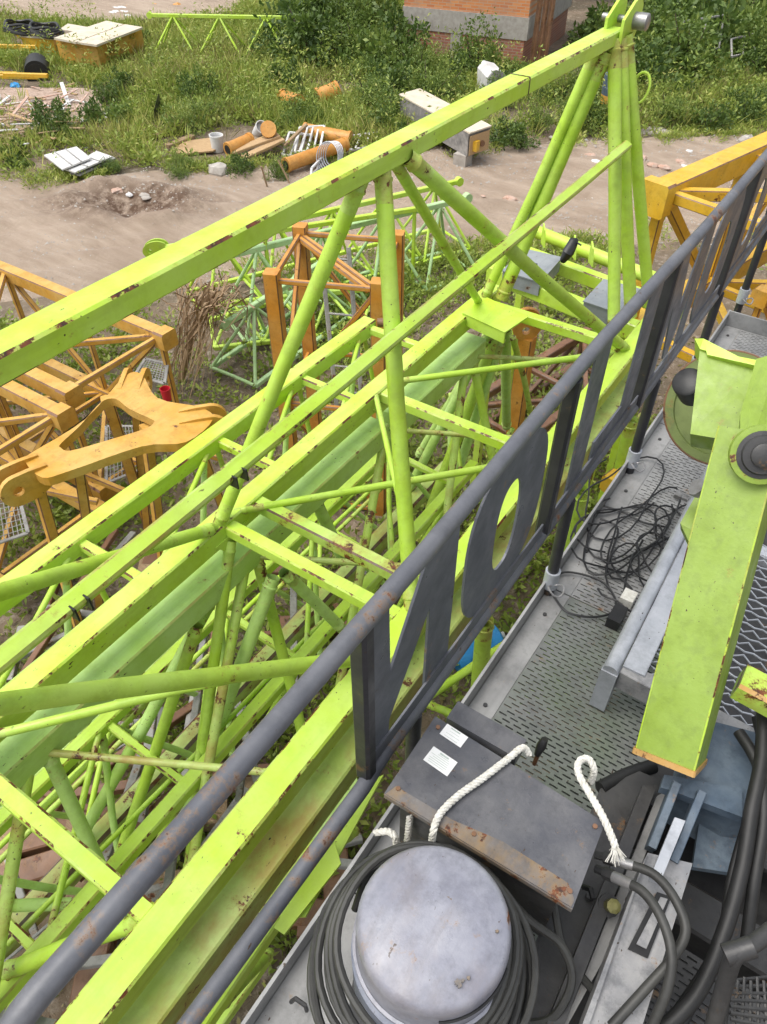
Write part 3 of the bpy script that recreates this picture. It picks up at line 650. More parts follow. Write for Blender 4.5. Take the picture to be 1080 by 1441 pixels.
tri_frame('jib_section', 'lime jib section lying flat behind the orange mast', pg(300, 470), pg(560, 440), .35, 1.2, 'lime', 4, .03)
tb = thing('tie_bar', 'lime tie bar with a round eye lug over the dirt road edge', 'tie bar', pz(240, 350, -6))
a, b = pz(232, 349, -4.5), pz(600, 292, -4.7)
MB().beam(a, b, .07, .07).build('bar', 'lime', tb)
prof = [(math.cos(t), math.sin(t)) for t in np.linspace(0, 2*math.pi, 20, endpoint=False)]; c = pz(220, 350, -4.5)
for s_ in (-.05, .03):
    MB().ring([c+(b-a).normalized()*(.17*x)+Zv*(.12*y_)+_h*s_ for x, y_ in prof], [c+(b-a).normalized()*(.03*x-.08)+Zv*(.03*y_)+_h*s_ for x, y_ in prof], _h*.02).build('eye_plate', 'lime', tb)
for f in (.35, .95):
    p = a.lerp(b, f); beam('prop', tb, p, Vector((p.x, p.y, 0)), .05, .05, ('lime',))
# blue plastic under the walkway
bt = thing('plastic_drum', 'crushed blue plastic drum on the weeds below the walkway', 'drum', pg(668, 925))
MB().lathe([(.10, -.26), (.17, -.24), (.17, -.05), (.15, -.02), (.17, .02), (.16, .22), (.10, .25)], pg(668, 925)+Zv*.17, (.5, .8, .1), 18).build('shell', 'blue', bt, smooth=True)
MB().lathe([(.03, 0), (.03, .05)], pg(668, 925)+Zv*.17+Vector((.5, .8, .1)).normalized()*.25, (.5, .8, .1), 10).build('cap', 'white', bt)

# ------------------------------------------------------------------ scrap angles, sleepers and litter under the jibs
for k in range(44):
    p = pg(random.uniform(-40, 520), random.uniform(820, 1440), random.uniform(.15, .9)); a = random.choice((.6, 2.2, 1.35))+random.gauss(0, .25); L = random.uniform(.5, 1.9)
    d = Vector((math.cos(a), math.sin(a), random.gauss(0, .06))).normalized(); s_ = d.cross(Zv).normalized(); w = random.uniform(.04, .07)
    mb = MB(); mb.beam(p, p+d*L, w, .008, ch=.001); mb.beam(p+s_*(w/2)-Zv*(w/2), p+s_*(w/2)+d*L-Zv*(w/2), .008, w, ch=.001)
    tag(mb.build('steel_angle', 'dirt_steel' if k % 3 else 'brown'), 'dirty grey steel angle lying in the scrap under the green jibs', 'steel angle', 'scrap angles under the jibs')
for k in range(14):
    p = pg(random.uniform(0, 560), random.uniform(760, 1300), .09); a = random.choice((.55, .75, 2.2))+random.gauss(0, .12); L = random.uniform(.9, 1.8); d = Vector((math.cos(a), math.sin(a), 0))
    tag(MB().beam(p-d*L/2, p+d*L/2, .20, .16, ch=.012, seg=4, jit=.006).build('timber_sleeper', 'brown' if k % 2 else 'wood'), 'squared timber sleeper supporting the jib pile on the soil', 'timber', 'sleepers under the jib pile')
# light roof angles rack: long thin rods
for k in range(8):
    p = pg(random.uniform(60, 460), random.uniform(950, 1250), random.uniform(.2, .8)); d = Vector((math.sin(.05*k), 1, random.gauss(0, .04))).normalized()
    tag(MB().tube([p-d*.9, p+d*.9], .011, 6).build('steel_rod', 'dirt_steel'), 'thin steel rod among the scrap below the jibs', 'steel rod', 'loose rods under the jibs')

# ================================================================== RAILING WITH CUT-OUT LETTERS
XR, ZH, ZL = -.55, -1.195, -1.822
rl = thing('guard_railing', 'slate grey walkway railing with large cut out letter plates', 'railing', (XR, 2.0, 3.67))
pts = [R(XR, 5.6, ZH-.02)]+[R(XR+.007*math.sin(y*2.3), y, ZH+.004*math.sin(y*3.7)) for y in (4.8, 3.9, 3.0, 2.0, 1.0, .3, -.03)]
for t in np.linspace(0, math.pi/2, 7)[1:]: pts.append(R(XR, -.03-.12*math.sin(t), ZH-.12+.12*math.cos(t)))
pts += [R(XR, -.15, ZL-.4)]
MB().tube(pts, .0215, 16).build('handrail', 'rail_edge', rl, smooth=True)
MB().tube([R(XR+.01, 5.6, ZL+.06), R(XR, 4.2, ZL), R(XR, 2.4, ZL), R(XR+.008, .8, ZL), R(XR+.012, .7, ZL-.012), R(XR, -.15, ZL-.03)], .021, 14).build('lower_rail', 'rail_edge', rl, smooth=True)
for y in (.735, 1.772, 2.64, 3.74, 4.75):
    MB().beam(R(XR, y, ZH-.01), R(XR, y, ZL), .040, .045, up=(1, 0, 0), ch=.008).build('post', 'post', rl)
for y in (.95, 1.975, 2.86, 3.78, 4.7):
    sc_ = MB().tube([R(XR+.01, y, ZL), R(XR+.012, y, -2.40)], .022, 12).build('stanchion', 'post', rl, smooth=True)
    MB().lathe([(.030, -.05), (.030, .04)], R(XR+.012, y, -2.24), Zv, 14).build('socket_collar', 'galv', sc_, smooth=True)
    MB().tube([R(XR+.05+.03*math.cos(t), y-.04+.03*math.sin(t), -2.25+.01*math.sin(2*t)) for t in np.linspace(0, 6.28, 14, endpoint=False)], .004, 6, closed=True).build('pin_clip', 'steel', sc_)
def LP(poly): plate('letter_plate', rl, [R(XR-.003, y, z) for y, z in poly], (.007, 0, 0), 'rail')
def LO(yc, zc, a, b, ia, ib):
    n = 40; f = lambda t, A, B, e: (yc+A*math.copysign(abs(math.cos(t))**e, math.cos(t)), zc+B*math.copysign(abs(math.sin(t))**e, math.sin(t)))
    o_ = [R(XR-.003, *f(2*math.pi*k/n, a, b, .72)) for k in range(n)]; i_ = [R(XR-.003, *f(2*math.pi*k/n, ia, ib, .8)) for k in range(n)]
    MB().ring(o_, i_, (.007, 0, 0)).build('letter_plate', 'rail', rl)
zt, zb = -1.212, -1.806
LP([(.757, zb), (.757, zt), (.83, zt), (.838, -1.495), (1.0, zt), (1.13, zt), (1.13, zb), (1.007, zb), (1.008, -1.433), (.835, -1.70), (.83, zb)])   # N
LO(1.425, -1.50, .235, .283, .072, .165)                                                    # O
LP([(1.93, zb), (1.93, zt), (2.06, zt), (2.06, zb)])                                        # I
LP([(2.14, zb), (2.14, -1.68), (2.40, -1.68), (2.40, zt), (2.53, zt), (2.53, zb)])          # L
LP([(2.70, zb), (2.70, zt), (2.82, zt), (2.93, -1.52), (3.04, zt), (3.16, zt), (3.16, zb), (3.06, zb), (3.06, -1.45), (2.96, -1.74), (2.90, -1.74), (2.80, -1.45), (2.80, zb)])   # M
LO(3.44, -1.51, .22, .292, .085, .16)                                                       # O
LO(4.03, -1.51, .22, .292, .085, .16)                                                       # O
LP([(4.32, zb), (4.32, -1.69), (4.52, -1.69), (4.32, -1.33), (4.32, zt), (4.68, zt), (4.68, -1.33), (4.46, -1.33), (4.68, -1.69), (4.68, zb)])   # Z
for a, b in ((.757, 1.74), (1.80, 2.61), (2.67, 3.71), (3.78, 4.72)):
    MB().box(R(XR+.007, (a+b)/2, ZL+.045), (.006, b-a, .05)).build('base_strip', 'rail_edge', rl)

# ================================================================== WALKWAY
ZW = -2.33
wk = thing('walkway', 'grey steel walkway with slotted deck plates and a toe board', 'walkway', (-.3, 2.2, ZW+CAM_Z-.3))
def slotted(x0, x1, y0, y1, zr, mat, par, pitch=.0180, sl=.029, gap=.014, sw=.0058, name='slotted_plate'):
    """deck sheet with real open slots, staggered rows running across"""
    mb = MB(); z = zr-.003; n = int((y1-y0)/pitch); y = y0
    def strip(ya, yb, xa, xb):
        if xb-xa > .001 and yb-ya > .0004: mb.box(R((xa+xb)/2, (ya+yb)/2, z), (xb-xa, yb-ya, .006))
    prev = y0
    for k in range(n):
        yc = y0+pitch*(k+.5); strip(prev, yc-sw/2, x0, x1); prev = yc+sw/2
        xx = x0+(.5*(sl+gap) if k % 2 else 0); last = x0
        while xx+sl < x1-.01:
            strip(yc-sw/2, yc+sw/2, last, xx+gap*.5); last = xx+gap*.5+sl; xx += sl+gap
        strip(yc-sw/2, yc+sw/2, last, x1)
    strip(prev, y1, x0, x1)
    return mb.build(name, mat, par)
PL = [(.62, 2.00), (2.006, 3.30), (3.306, 4.45)]
for k, (a, b) in enumerate(PL):
    slotted(-.455, (.05, -.02, .32)[k], a, b, ZW, ('deck_moss', 'deck', 'deck')[k], wk)
    MB().box(R(-.5015, (a+b)/2, ZW-.003), (.090, b-a, .006)).build('deck_margin', 'deck', wk)
    for f in (.2, .55, .9): MB().lathe([(.008, 0), (.008, .006)], R(-.50, a+(b-a)*f, ZW), Zv, 8).build('bolt', 'deck_dark', wk)
MB().box(R(-.554, 2.0, ZW+.02), (.010, 5.0, .11)).build('toe_board', 'deck', wk)
MB().box(R(-.10, 4.46, ZW+.04), (.90, .010, .10)).build('toe_board', 'deck', wk)
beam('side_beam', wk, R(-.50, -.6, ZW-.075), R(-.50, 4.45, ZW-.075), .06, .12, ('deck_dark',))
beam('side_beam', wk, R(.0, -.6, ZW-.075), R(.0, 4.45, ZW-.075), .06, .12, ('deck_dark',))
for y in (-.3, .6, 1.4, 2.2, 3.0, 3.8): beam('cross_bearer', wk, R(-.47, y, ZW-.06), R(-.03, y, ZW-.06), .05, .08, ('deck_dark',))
MB().box(R(-.31, .02, ZW-.003), (.475, 1.19, .006)).build('floor_plate', 'deck', wk)
# slew frame under everything: big dark base that carries the deck down to the ground
base = thing('slewing_tower', 'dark steel slewing tower carrying the walkway', 'crane tower', (.5, 1.2, 0))
MB().lathe([(.95, 0), (.95, 3.1), (1.05, 3.12), (1.05, 3.3), (.7, 3.32)], (.75, 1.1, 0), Zv, 40).build('tower_ring', 'deck_dark', base, smooth=True)
for y in (-.5, 1.2, 3.2): beam('bearer', base, R(-.45, y, ZW-.21), R(1.9, y, ZW-.21), .14, .14, ('deck_dark',))
beam('main_beam', base, R(.1, -.9, ZW-.36), R(.1, 4.4, ZW-.36), .16, .16, ('deck_dark',))
for y in (3.4, 4.3): beam('prop', base, R(.1, y, ZW-.44), R(.1, y, -6), .14, .14, ('deck_dark',))

# loose black cable tangle on the deck
cb = thing('cable_tangle', 'tangle of thin black cable lying loose on the slotted deck', 'cable', R(-.35, 2.3, ZW))
rr = random.Random(3)
def loop_path(cx_, cy_, rx, ry, a0, turns, z0):
    pts = []; ph = rr.uniform(0, 6)
    for k in range(int(26*turns)):
        t = a0+2*math.pi*k/26; w = 1+.25*math.sin(2.3*t+ph); pts.append(R(cx_+rx*math.cos(t)*w+.02*math.sin(t*.7+ph), cy_+ry*math.sin(t)*w+.03*math.cos(t*.43+ph), z0+.012+.018*(1+math.sin(1.7*t+ph))))
    return pts
for k in range(7):
    c = pz(rr.gauss(885, 34), rr.gauss(775, 36), ZW); MB().tube(loop_path(c.x, c.y, rr.uniform(.07, .17), rr.uniform(.10, .26), rr.uniform(0, 6), rr.uniform(1, 1.9), ZW), .0042, 6).build('cable_loop', 'black', cb, smooth=True)
for lst in ([(850, 712), (880, 722), (905, 735), (940, 742)], [(780, 840), (776, 818), (800, 805), (850, 820), (868, 855), (840, 868), (800, 862), (780, 840)], [(860, 880), (875, 850), (885, 800), (905, 760)], [(845, 730), (870, 745), (860, 790), (890, 830)]):
    MB().tube(crom([pz(*p, ZW+.02) for p in lst]), .0046, 6).build('cable_end', 'black', cb, smooth=True)
MB().box(pz(868, 868, ZW+.03), (.05, .09, .05)).build('plug', 'black', cb)
MB().box(pz(884, 842, ZW+.03), (.05, .06, .04)).build('plug_tape', 'rope', cb)

# ------------------------------------------------------------------ galvanised step platform
gv = thing('galvanised_platform', 'galvanised step platform with expanded metal mesh under the green leg', 'platform', R(.1, 2.1, ZW))
ZG = -2.10
f0 = pz(852, 938, ZG); x0 = f0.x; yf = f0.y
MB().tube([R(x0+.02, yf-.01, ZG), R(x0-.01, yf+1.35, ZG)], .026, 12).build('side_rail', 'galv', gv, smooth=True)
MB().beam(R(x0+.085, yf+.03, ZG-.005), R(x0+.055, yf+1.35, ZG-.005), .075, .03, ch=.003).build('side_angle', 'galv', gv)
MB().beam(R(x0+.05, yf+.035, ZG-.045), R(x0+.95, yf+.0, ZG-.045), .055, .09, ch=.003).build('front_beam', 'white_steel', gv)
MB().beam(R(x0+.05, yf+.85, ZG-.045), R(x0+.95, yf+.85, ZG-.045), .05, .06, ch=.003).build('back_beam', 'galv', gv)
MB().box(R(x0+.02, yf+.01, ZG-.11), (.055, .05, .21)).build('leg', 'galv', gv)
MB().box(R(x0+.0, yf+1.3, ZG-.11), (.055, .05, .21)).build('leg', 'galv', gv)
mb = MB(); cw, chh = .055, .030; z = ZG-.018
for r_ in range(28):
    ya = yf+.06+r_*chh; pts = []
    for c_ in range(33): pts.append(R(x0+.12+c_*cw/2, ya+(chh*.5 if (c_+r_) % 2 else -.0), z+(.004 if c_ % 2 else -.004)))
    mb.tube(pts, .0034, 4)
tag(mb.build('expanded_mesh', 'galv', gv), kind='stuff')
MB().lathe([(.012, 0), (.012, .03), (.020, .031), (.020, .055)], R(x0-.03, yf+.95, ZG), (-1, 0, .1), 6).build('rail_bolt', 'steel', gv)

MB().box(R(x0+.62, yf+.75, ZG-.30), (1.1, 1.9, .02)).build('added_dark_plate', 'deck_dark', gv)  # added dark plate standing in for the darkness below the mesh
# ------------------------------------------------------------------ green leg with pin boss and bracket
gl = thing('a_frame_leg', 'lime green box section leg with rusty open end above the mesh', 'crane leg', pd(940, 1070, 2.02)-Zv*.45)
p0 = pd(944, 1062, 2.05); p1 = pd(1075, 560, 1.98); dv = (p1-p0).normalized()
toc = (Vector((0, 0, CAM_Z))-p0.lerp(p1, .5)).normalized(); toc = (toc-dv*toc.dot(dv)).normalized()
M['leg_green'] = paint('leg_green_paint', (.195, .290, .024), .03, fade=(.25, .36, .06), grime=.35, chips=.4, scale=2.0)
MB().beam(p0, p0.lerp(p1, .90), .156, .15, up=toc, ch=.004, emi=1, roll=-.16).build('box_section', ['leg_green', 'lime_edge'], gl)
M['ochre_rim'] = paint('ochre_rust_rim', (.45, .24, .03), .6, scale=2)
sdv = dv.cross(toc).normalized()
MB().beam(p0-dv*.012, p0+dv*.004, .164, .164, up=toc, ch=.004, roll=-.16).build('end_rim', 'ochre_rim', gl)
bo = pd(1072, 640, 1.87)
MB().lathe([(.060, -.02), (.060, .008), (.050, .010), (.047, .018), (.030, .020), (.030, .03), (.026, .033)], bo, (Vector((0, 0, CAM_Z))-bo).normalized()+Vector((.25, 0, 0)), 28).build('pin_boss', 'deck_dark', gl, smooth=True)
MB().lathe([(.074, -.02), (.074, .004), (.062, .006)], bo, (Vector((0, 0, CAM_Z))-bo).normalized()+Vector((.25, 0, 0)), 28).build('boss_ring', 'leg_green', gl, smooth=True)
br0 = pd(1040, 958, 2.04); MB().beam(br0, br0+Vector((.35, .0, -.03)), .09, .07, emi=1).build('cross_tube', ['lime_rusty', 'ochre_rim'], gl)
# bracket box plate and its flange
q = [pd(*p) for p in ((985, 512, 2.42), (1062, 532, 2.34), (1040, 640, 2.26), (972, 628, 2.34))]
nb = (q[1]-q[0]).cross(q[3]-q[0]).normalized()
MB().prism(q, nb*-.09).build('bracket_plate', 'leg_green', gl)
MB().prism([pd(978, 500, 2.42), pd(990, 500, 2.42), pd(995, 522, 2.40), pd(1062, 538, 2.32), pd(1062, 530, 2.33), pd(985, 514, 2.42)], nb*-.10).build('bracket_flange', 'lime', gl)
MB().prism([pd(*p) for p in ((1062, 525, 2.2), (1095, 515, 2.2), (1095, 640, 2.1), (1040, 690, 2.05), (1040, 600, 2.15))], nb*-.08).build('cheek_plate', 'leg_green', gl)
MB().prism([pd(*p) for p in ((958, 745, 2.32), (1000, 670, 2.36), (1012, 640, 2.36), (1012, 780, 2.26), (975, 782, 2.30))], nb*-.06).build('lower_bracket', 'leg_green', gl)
sh = thing('sheave_disc', 'olive steel sheave disc with rusty rim behind the green bracket', 'sheave', pd(1010, 560, 2.6)-Zv*.3)
ax = (Vector((0, 0, CAM_Z))-pd(1010, 560, 2.6)).normalized()+Vector((.10, -.20, .30)); c = pd(1020, 575, 2.66)
M['olive'] = paint('olive_greasy_paint', (.12, .16, .035), .35, fade=(.16, .20, .06), grime=.7)
MB().lathe([(.02, 0), (.165, .0), (.17, .012), (.198, .014), (.200, .004), (.200, -.03), (.13, -.035)], c, ax, 40).build('disc', 'olive', sh, smooth=True)
MB().tube([c+Zv.rotation_difference(ax) @ Vector((.200*math.cos(t), .200*math.sin(t), .008)) for t in np.linspace(0, 2*math.pi, 40, endpoint=False)], .005, 6, closed=True).build('rim', 'brown', sh, smooth=True)
rb_ = pd(972, 545, 2.46)
MB().lathe([(.040, -.05), (.048, -.045), (.048, .045), (.040, .05)], rb_, (.2, .5, -.6), 20).build('rubber_roller', 'black', sh, smooth=True)
MB().tube([pd(990, 705, 2.2), pd(985, 720, 2.18), pd(983, 740, 2.17), pd(976, 765, 2.16)], .006, 6).build('wire_tail', 'rope', gl)
MB().lathe([(.02, 0), (.02, .05), (.028, .05), (.028, .07)], pd(1002, 702, 2.2), (-.6, -.3, .5), 8).build('grease_nipple', 'steel', gl)

# ------------------------------------------------------------------ control box with rusty lid, stickers, rope
ZC = -1.75
bx_ = thing('control_box', 'dark grey control box with rusty lid edge and two white stickers', 'control box', R(-.22, .80, ZW))
A, B, C_, D_ = R(-.462, .688, ZC), R(-.468, .935, ZC), R(.006, .918, ZC), R(.020, .702, ZC)
MB().prism([D_, C_, B, A], (0, 0, -.008)).build('lid', 'plate', bx_)
MB().beam(A+Vector((0, .004, -.012)), D_+Vector((0, .004, -.012)), .012, .020, ch=.002).build('lid_lip', 'plate_rust', bx_)
MB().prism([A+Vector((.004, -.0, .0015)), A+Vector((.014, .030, .0015)), A.lerp(D_, .35)+Vector((0, .030, .0015)), A.lerp(D_, .6)+Vector((0, .048, .0015)), D_+Vector((-.03, .042, .0015)), D_+Vector((-.004, .018, .0015)), D_+Vector((-.004, .0, .0015))], (0, 0, -.001)).build('rust_patch', 'plate_rust', bx_)
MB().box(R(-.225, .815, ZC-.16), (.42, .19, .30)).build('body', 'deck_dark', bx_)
for x, y in ((-.44, .715), (-.235, .722), (0, .73), (-.445, .91), (-.01, .895)): MB().lathe([(.006, 0), (.006, .004)], R(x, y, ZC+.001), Zv, 8).build('screw', 'brown', bx_)
def sticker(cx_, cy_, w, h, rot, rows):
    q = Matrix.Rotation(rot, 3, 'Z'); c = pz(cx_, cy_, ZC+.0012)
    s_ = MB().box(c, (w, h, .0008), q).build('sticker', 'paper', bx_)
    mb = MB()
    for k in range(rows):
        mb.box(c+q @ Vector((random.uniform(-.004, .002), h*(.36-.72*k/max(1, rows-1)), .0007)), (w*random.uniform(.35, .86), h*(.10 if k == 0 else .028), .0004), q)
    mb.build('print', 'ink', s_)
sticker(639, 1035, .064, .036, -.06, 4); sticker(620, 1071, .072, .046, -.06, 7)
MB().box(R(-.34, .975, ZC-.02), (.20, .06, .05)).build('junction_cover', 'plate', bx_)
lv = pz(752, 1075, -1.85)
MB().tube([lv, pz(758, 1060, -1.80)], .006, 8).build('lever_rod', 'brown', bx_)
MB().tube([pz(756, 1062, -1.80), pz(762, 1050, -1.77), pz(767, 1040, -1.75)], [.008, .013, .009], 10).build('lever_grip', 'black', bx_, smooth=True)
def rope(name, label, px_pts, ends=False):
    pts0 = [pz(p[0], p[1], p[2]) for p in px_pts]; pts = []
    for i in range(len(pts0)-1):
        a = pts0[max(i-1, 0)]; b, c = pts0[i], pts0[i+1]; d = pts0[min(i+2, len(pts0)-1)]
        for k in range(8):
            t = k/8; pts.append(.5*((2*b)+(c-a)*t+(2*a-5*b+4*c-d)*t*t+(3*b-a-3*c+d)*t**3))
    pts.append(pts0[-1]); t = thing(name, label, 'rope', pts0[0])
    n = len(pts); L = 0
    for sidx in range(3):
        sp = []; L = 0
        for i in range(n):
            if i: L += (pts[i]-pts[i-1]).length
        m = int(L/.0045); acc = [0]
        for i in range(1, n): acc.append(acc[-1]+(pts[i]-pts[i-1]).length)
        for k in range(m+1):
            s_ = L*k/m; i = min(max(np.searchsorted(acc, s_)-1, 0), n-2); f = (s_-acc[i])/max(acc[i+1]-acc[i], 1e-6); p = pts[i].lerp(pts[i+1], min(max(f, 0), 1)); d = (pts[i+1]-pts[i]).normalized()
            u = d.orthogonal().normalized() if abs(d.z) > .95 else d.cross(Zv).normalized(); w = d.cross(u); ang = s_/.034*2*math.pi+sidx*2.094
            sp.append(p+(u*math.cos(ang)+w*math.sin(ang))*.0046)
        MB().tube(sp, .0050, 6).build('strand', 'rope', t, smooth=True)
    if ends:
        e = pts[-1]; d = (pts[-1]-pts[-3]).normalized()
        for k in range(26):
            v = (d+Vector((random.gauss(0, .45), random.gauss(0, .45), random.gauss(0, .3)))).normalized()
            MB().tube([e-d*.012, e+v*.018, e+v*random.uniform(.025, .045)-Zv*.006], .0012, 4).build('frayed_fibre', 'rope', t)
    return t
rope('rope', 'white twisted rope draped over the rusty control box lid', [(745, 1062, -1.76), (736, 1052, -1.735), (715, 1068, -1.735), (680, 1095, -1.735), (645, 1120, -1.735), (620, 1145, -1.735), (610, 1170, -1.74), (608, 1190, -1.80)])
rope('rope', 'white twisted rope with a looped end and frayed tail', [(832, 1100, -1.80), (836, 1083, -1.74), (828, 1068, -1.72), (815, 1072, -1.72), (815, 1090, -1.725), (832, 1120, -1.73), (848, 1148, -1.73), (862, 1180, -1.75), (866, 1192, -1.76)], True)
rope('rope', 'short white rope end knotted behind the motor cable', [(528, 1172, -1.9), (546, 1170, -1.88), (556, 1178, -1.88), (558, 1190, -1.92)])
rope('rope', 'grey rope stub hanging in front of the control box', [(577, 1150, -1.85), (575, 1168, -1.90), (573, 1186, -1.95)])

# ------------------------------------------------------------------ slewing motor
mc = R(-.197, .468, -1.60)
mt = thing('slewing_motor', 'round grey slewing motor with rusty dented fan cover', 'motor', (mc.x, mc.y, ZW+CAM_Z))
fc_ = MB().lathe([(.156, -.13), (.154, -.04), (.1525, -.016), (.147, -.006), (.140, -.001), (.10, .006), (.05, .010), (.001, .011)], mc, Zv, 56).build('fan_cover', 'motor', mt, smooth=True)
MB().lathe([(.157, -.127), (.163, -.129), (.163, -.118), (.1565, -.116)], mc, Zv, 56, cap=False).build('cover_lip', 'motor', fc_, smooth=True)
MB().lathe([(.166, -.30), (.166, -.14), (.153, -.137)], mc+Vector((.004, -.006, 0)), Zv, 56).build('motor_body', 'motor_side', mt, smooth=True)
MB().lathe([(.185, -.73), (.185, -.62), (.13, -.60), (.13, -.30)], mc, Zv, 40).build('flange', 'deck_dark', mt, smooth=True)
MB().tube([mc+Vector((.156*math.cos(t), .156*math.sin(t), -.055)) for t in np.linspace(-.95, .15, 18)], .004, 6).build('cover_gap', 'black', fc_)
for px_, py_, r0 in ((631, 1266, .007), (646, 1383, .008), (660, 1376, .004), (652, 1379, .004), (700, 1310, .004)):
    c = pz(px_, py_, -1.590); rg_ = random.Random(px_); MB().prism([c+Vector((r0*rg_.uniform(.35, 1.15)*math.cos(t), r0*rg_.uniform(.35, 1.15)*math.sin(t), 0)) for t in np.linspace(0, 6.283, 22, endpoint=False)], (0, 0, -.004)).build('rust_blister', 'plate_rust', fc_)
tm = thing('motor_cable', 'thick black cable coiled in loops around the grey motor', 'cable', (mc.x, mc.y, ZW+CAM_Z))
rr = random.Random(5)
for k in range(9):
    r0 = .178+.0115*k*(.6+.4*rr.random()); z0 = -.10-.026*k; ph = rr.uniform(0, 6)
    MB().tube([mc+Vector((r0*math.cos(t)*(1+.03*math.sin(2*t+ph))-.012, r0*math.sin(t)*(1+.04*math.sin(3*t+ph))-.014, z0+.022*math.sin(t+ph)+.05*math.sin(t)*.6)) for t in np.linspace(0, 2*math.pi, 44, endpoint=False)], .0085, 8, closed=True).build('cable_loop', 'hose', tm, smooth=True)
for lst in ([(690, 1230, -1.85), (740, 1290, -1.9), (790, 1330, -1.95), (805, 1380, -2.0), (780, 1430, -2.05), (740, 1441, -2.1)], [(780, 1270, -2.0), (795, 1340, -2.05), (840, 1400, -2.1), (870, 1441, -2.15)], [(560, 1200, -1.86), (520, 1230, -1.9), (500, 1280, -1.98)]):
    MB().tube(crom([pz(*p) for p in lst]), .010, 8).build('cable_tail', 'hose', tm, smooth=True)

# ------------------------------------------------------------------ right-hand machinery
mr = thing('drive_frame', 'shade-darkened machine frame with slotted plates beside the control box', 'machine frame', R(.3, .7, ZW-.3))
def slab(name, pxs, zr, h, mat, par=None): return plate(name, par or mr, [pz(*p, zr) for p in pxs], (0, 0, -h), mat)
slab('side_plate', [(845, 1110), (900, 1085), (935, 1100), (880, 1190), (800, 1441), (700, 1441), (770, 1290)], -2.12, .02, 'deck_dark')
slab('channel_edge', [(905, 1105), (925, 1105), (795, 1441), (770, 1441)], -2.05, .08, 'deck_dark')
slab('edge_strip', [(925, 1120), (945, 1110), (850, 1350), (800, 1441), (795, 1441)], -2.10, .03, 'deck')
cbm = slab('white_channel', [(912, 1200), (975, 1215), (905, 1441), (830, 1441)], -2.02, .012, 'white_steel')
slab('channel_web', [(905, 1215), (912, 1200), (830, 1441), (820, 1441)], -2.0, .10, 'white_steel')
MB().prism([pz(*p, -2.012) for p in ((925, 1255), (945, 1262), (912, 1348), (884, 1335))], (0, 0, -.004)).build('slot_recess', 'black', cbm)
MB().prism([pz(*p, -2.006) for p in ((930, 1262), (940, 1265), (910, 1335), (896, 1328))], (0, 0, -.004)).build('slot_bar', 'white_steel', cbm)
slab('silver_plate', [(950, 1150), (965, 1155), (930, 1240), (915, 1235)], -1.95, .02, 'galv')
t2 = thing('blue_bracket', 'blue grey welded bracket under the green leg end', 'bracket', pz(1000, 1150, -2.2))
slab('top_plate', [(935, 1090), (1045, 1110), (1045, 1150), (960, 1118), (930, 1108)], -1.98, .03, 'bluegrey', t2)
slab('upright_plate', [(985, 1010), (1100, 1040), (1100, 1150), (1040, 1142), (965, 1100)], -2.0, .25, 'bluegrey', t2)
for a, b in (((950, 1105), (915, 1195)), ((985, 1118), (945, 1215))):
    MB().beam(pz(*a, -1.99), pz(*b, -2.05), .022, .09, ch=.002).build('rib', 'bluegrey', t2)
slab('back_web', [(990, 1120), (1050, 1150), (1040, 1230), (975, 1220)], -2.16, .02, 'bluegrey', t2)
pA = pz(985, 1210, -2.3)
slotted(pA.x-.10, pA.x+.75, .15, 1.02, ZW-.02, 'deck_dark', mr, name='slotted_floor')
tray = thing('guard_tube', 'grey tubular guard corner with wire mesh beside the dark hoses', 'guard', pz(1040, 1400, -1.9))
MB().tube(crom([pz(1110, 1290, -1.75), pz(1065, 1325, -1.75), pz(1035, 1345, -1.76), pz(1022, 1380, -1.85), pz(1000, 1460, -2.0)]), .018, 12).build('tube', 'deck_dark', tray, smooth=True)
MB().lathe([(.022, -.03), (.022, .03)], pz(1040, 1338, -1.755), (.6, .6, .3), 12).build('collar', 'deck_dark', tray, smooth=True)
mb = MB()
for k in range(9):
    mb.tube([pz(1030+k*9, 1375+(k % 2)*5, -1.95), pz(1020+k*12, 1450, -1.97)], .004, 5); mb.tube([pz(1028, 1380+k*9, -1.955), pz(1110, 1372+k*13, -1.955)], .004, 5)
tag(mb.build('wire_mesh', 'deck_dark', tray), kind='stuff')
def hose(name, label, pts, r, mat='hose', fit=True, cat='hose'):
    P_ = [pz(*p) for p in pts]; out = []
    for i in range(len(P_)-1):
        a = P_[max(i-1, 0)]; b, c = P_[i], P_[i+1]; d = P_[min(i+2, len(P_)-1)]
        for k in range(7):
            t = k/7; out.append(.5*((2*b)+(c-a)*t+(2*a-5*b+4*c-d)*t*t+(3*b-a-3*c+d)*t**3))
    out.append(P_[-1]); t = thing(name, label, cat, P_[-1])
    MB().tube(out, r, 12).build('hose_body', mat, t, smooth=True)
    if fit:
        d = (out[0]-out[2]).normalized()
        MB().lathe([(r*1.15, -.02), (r*1.15, .028)], out[0], d, 12).build('ferrule', 'steel', t, smooth=True)
        MB().lathe([(r*1.35, .028), (r*1.35, .052), (r*.9, .053), (r*.9, .075)], out[0], d, 6).build('hex_nut', 'deck_dark', t)
    return t
hose('hydraulic_hose', 'dusty olive hydraulic hose arching from the brass fitting', [(878, 1240, -1.90), (905, 1255, -1.88), (930, 1290, -1.87), (945, 1340, -1.88), (940, 1390, -1.92), (915, 1450, -2.0)], .0115)
hose('hydraulic_hose', 'black hydraulic hose arching behind the olive one', [(880, 1215, -1.93), (920, 1230, -1.91), (950, 1265, -1.90), (965, 1310, -1.91), (945, 1350, -1.94), (910, 1390, -1.97), (860, 1445, -2.0)], .0115)
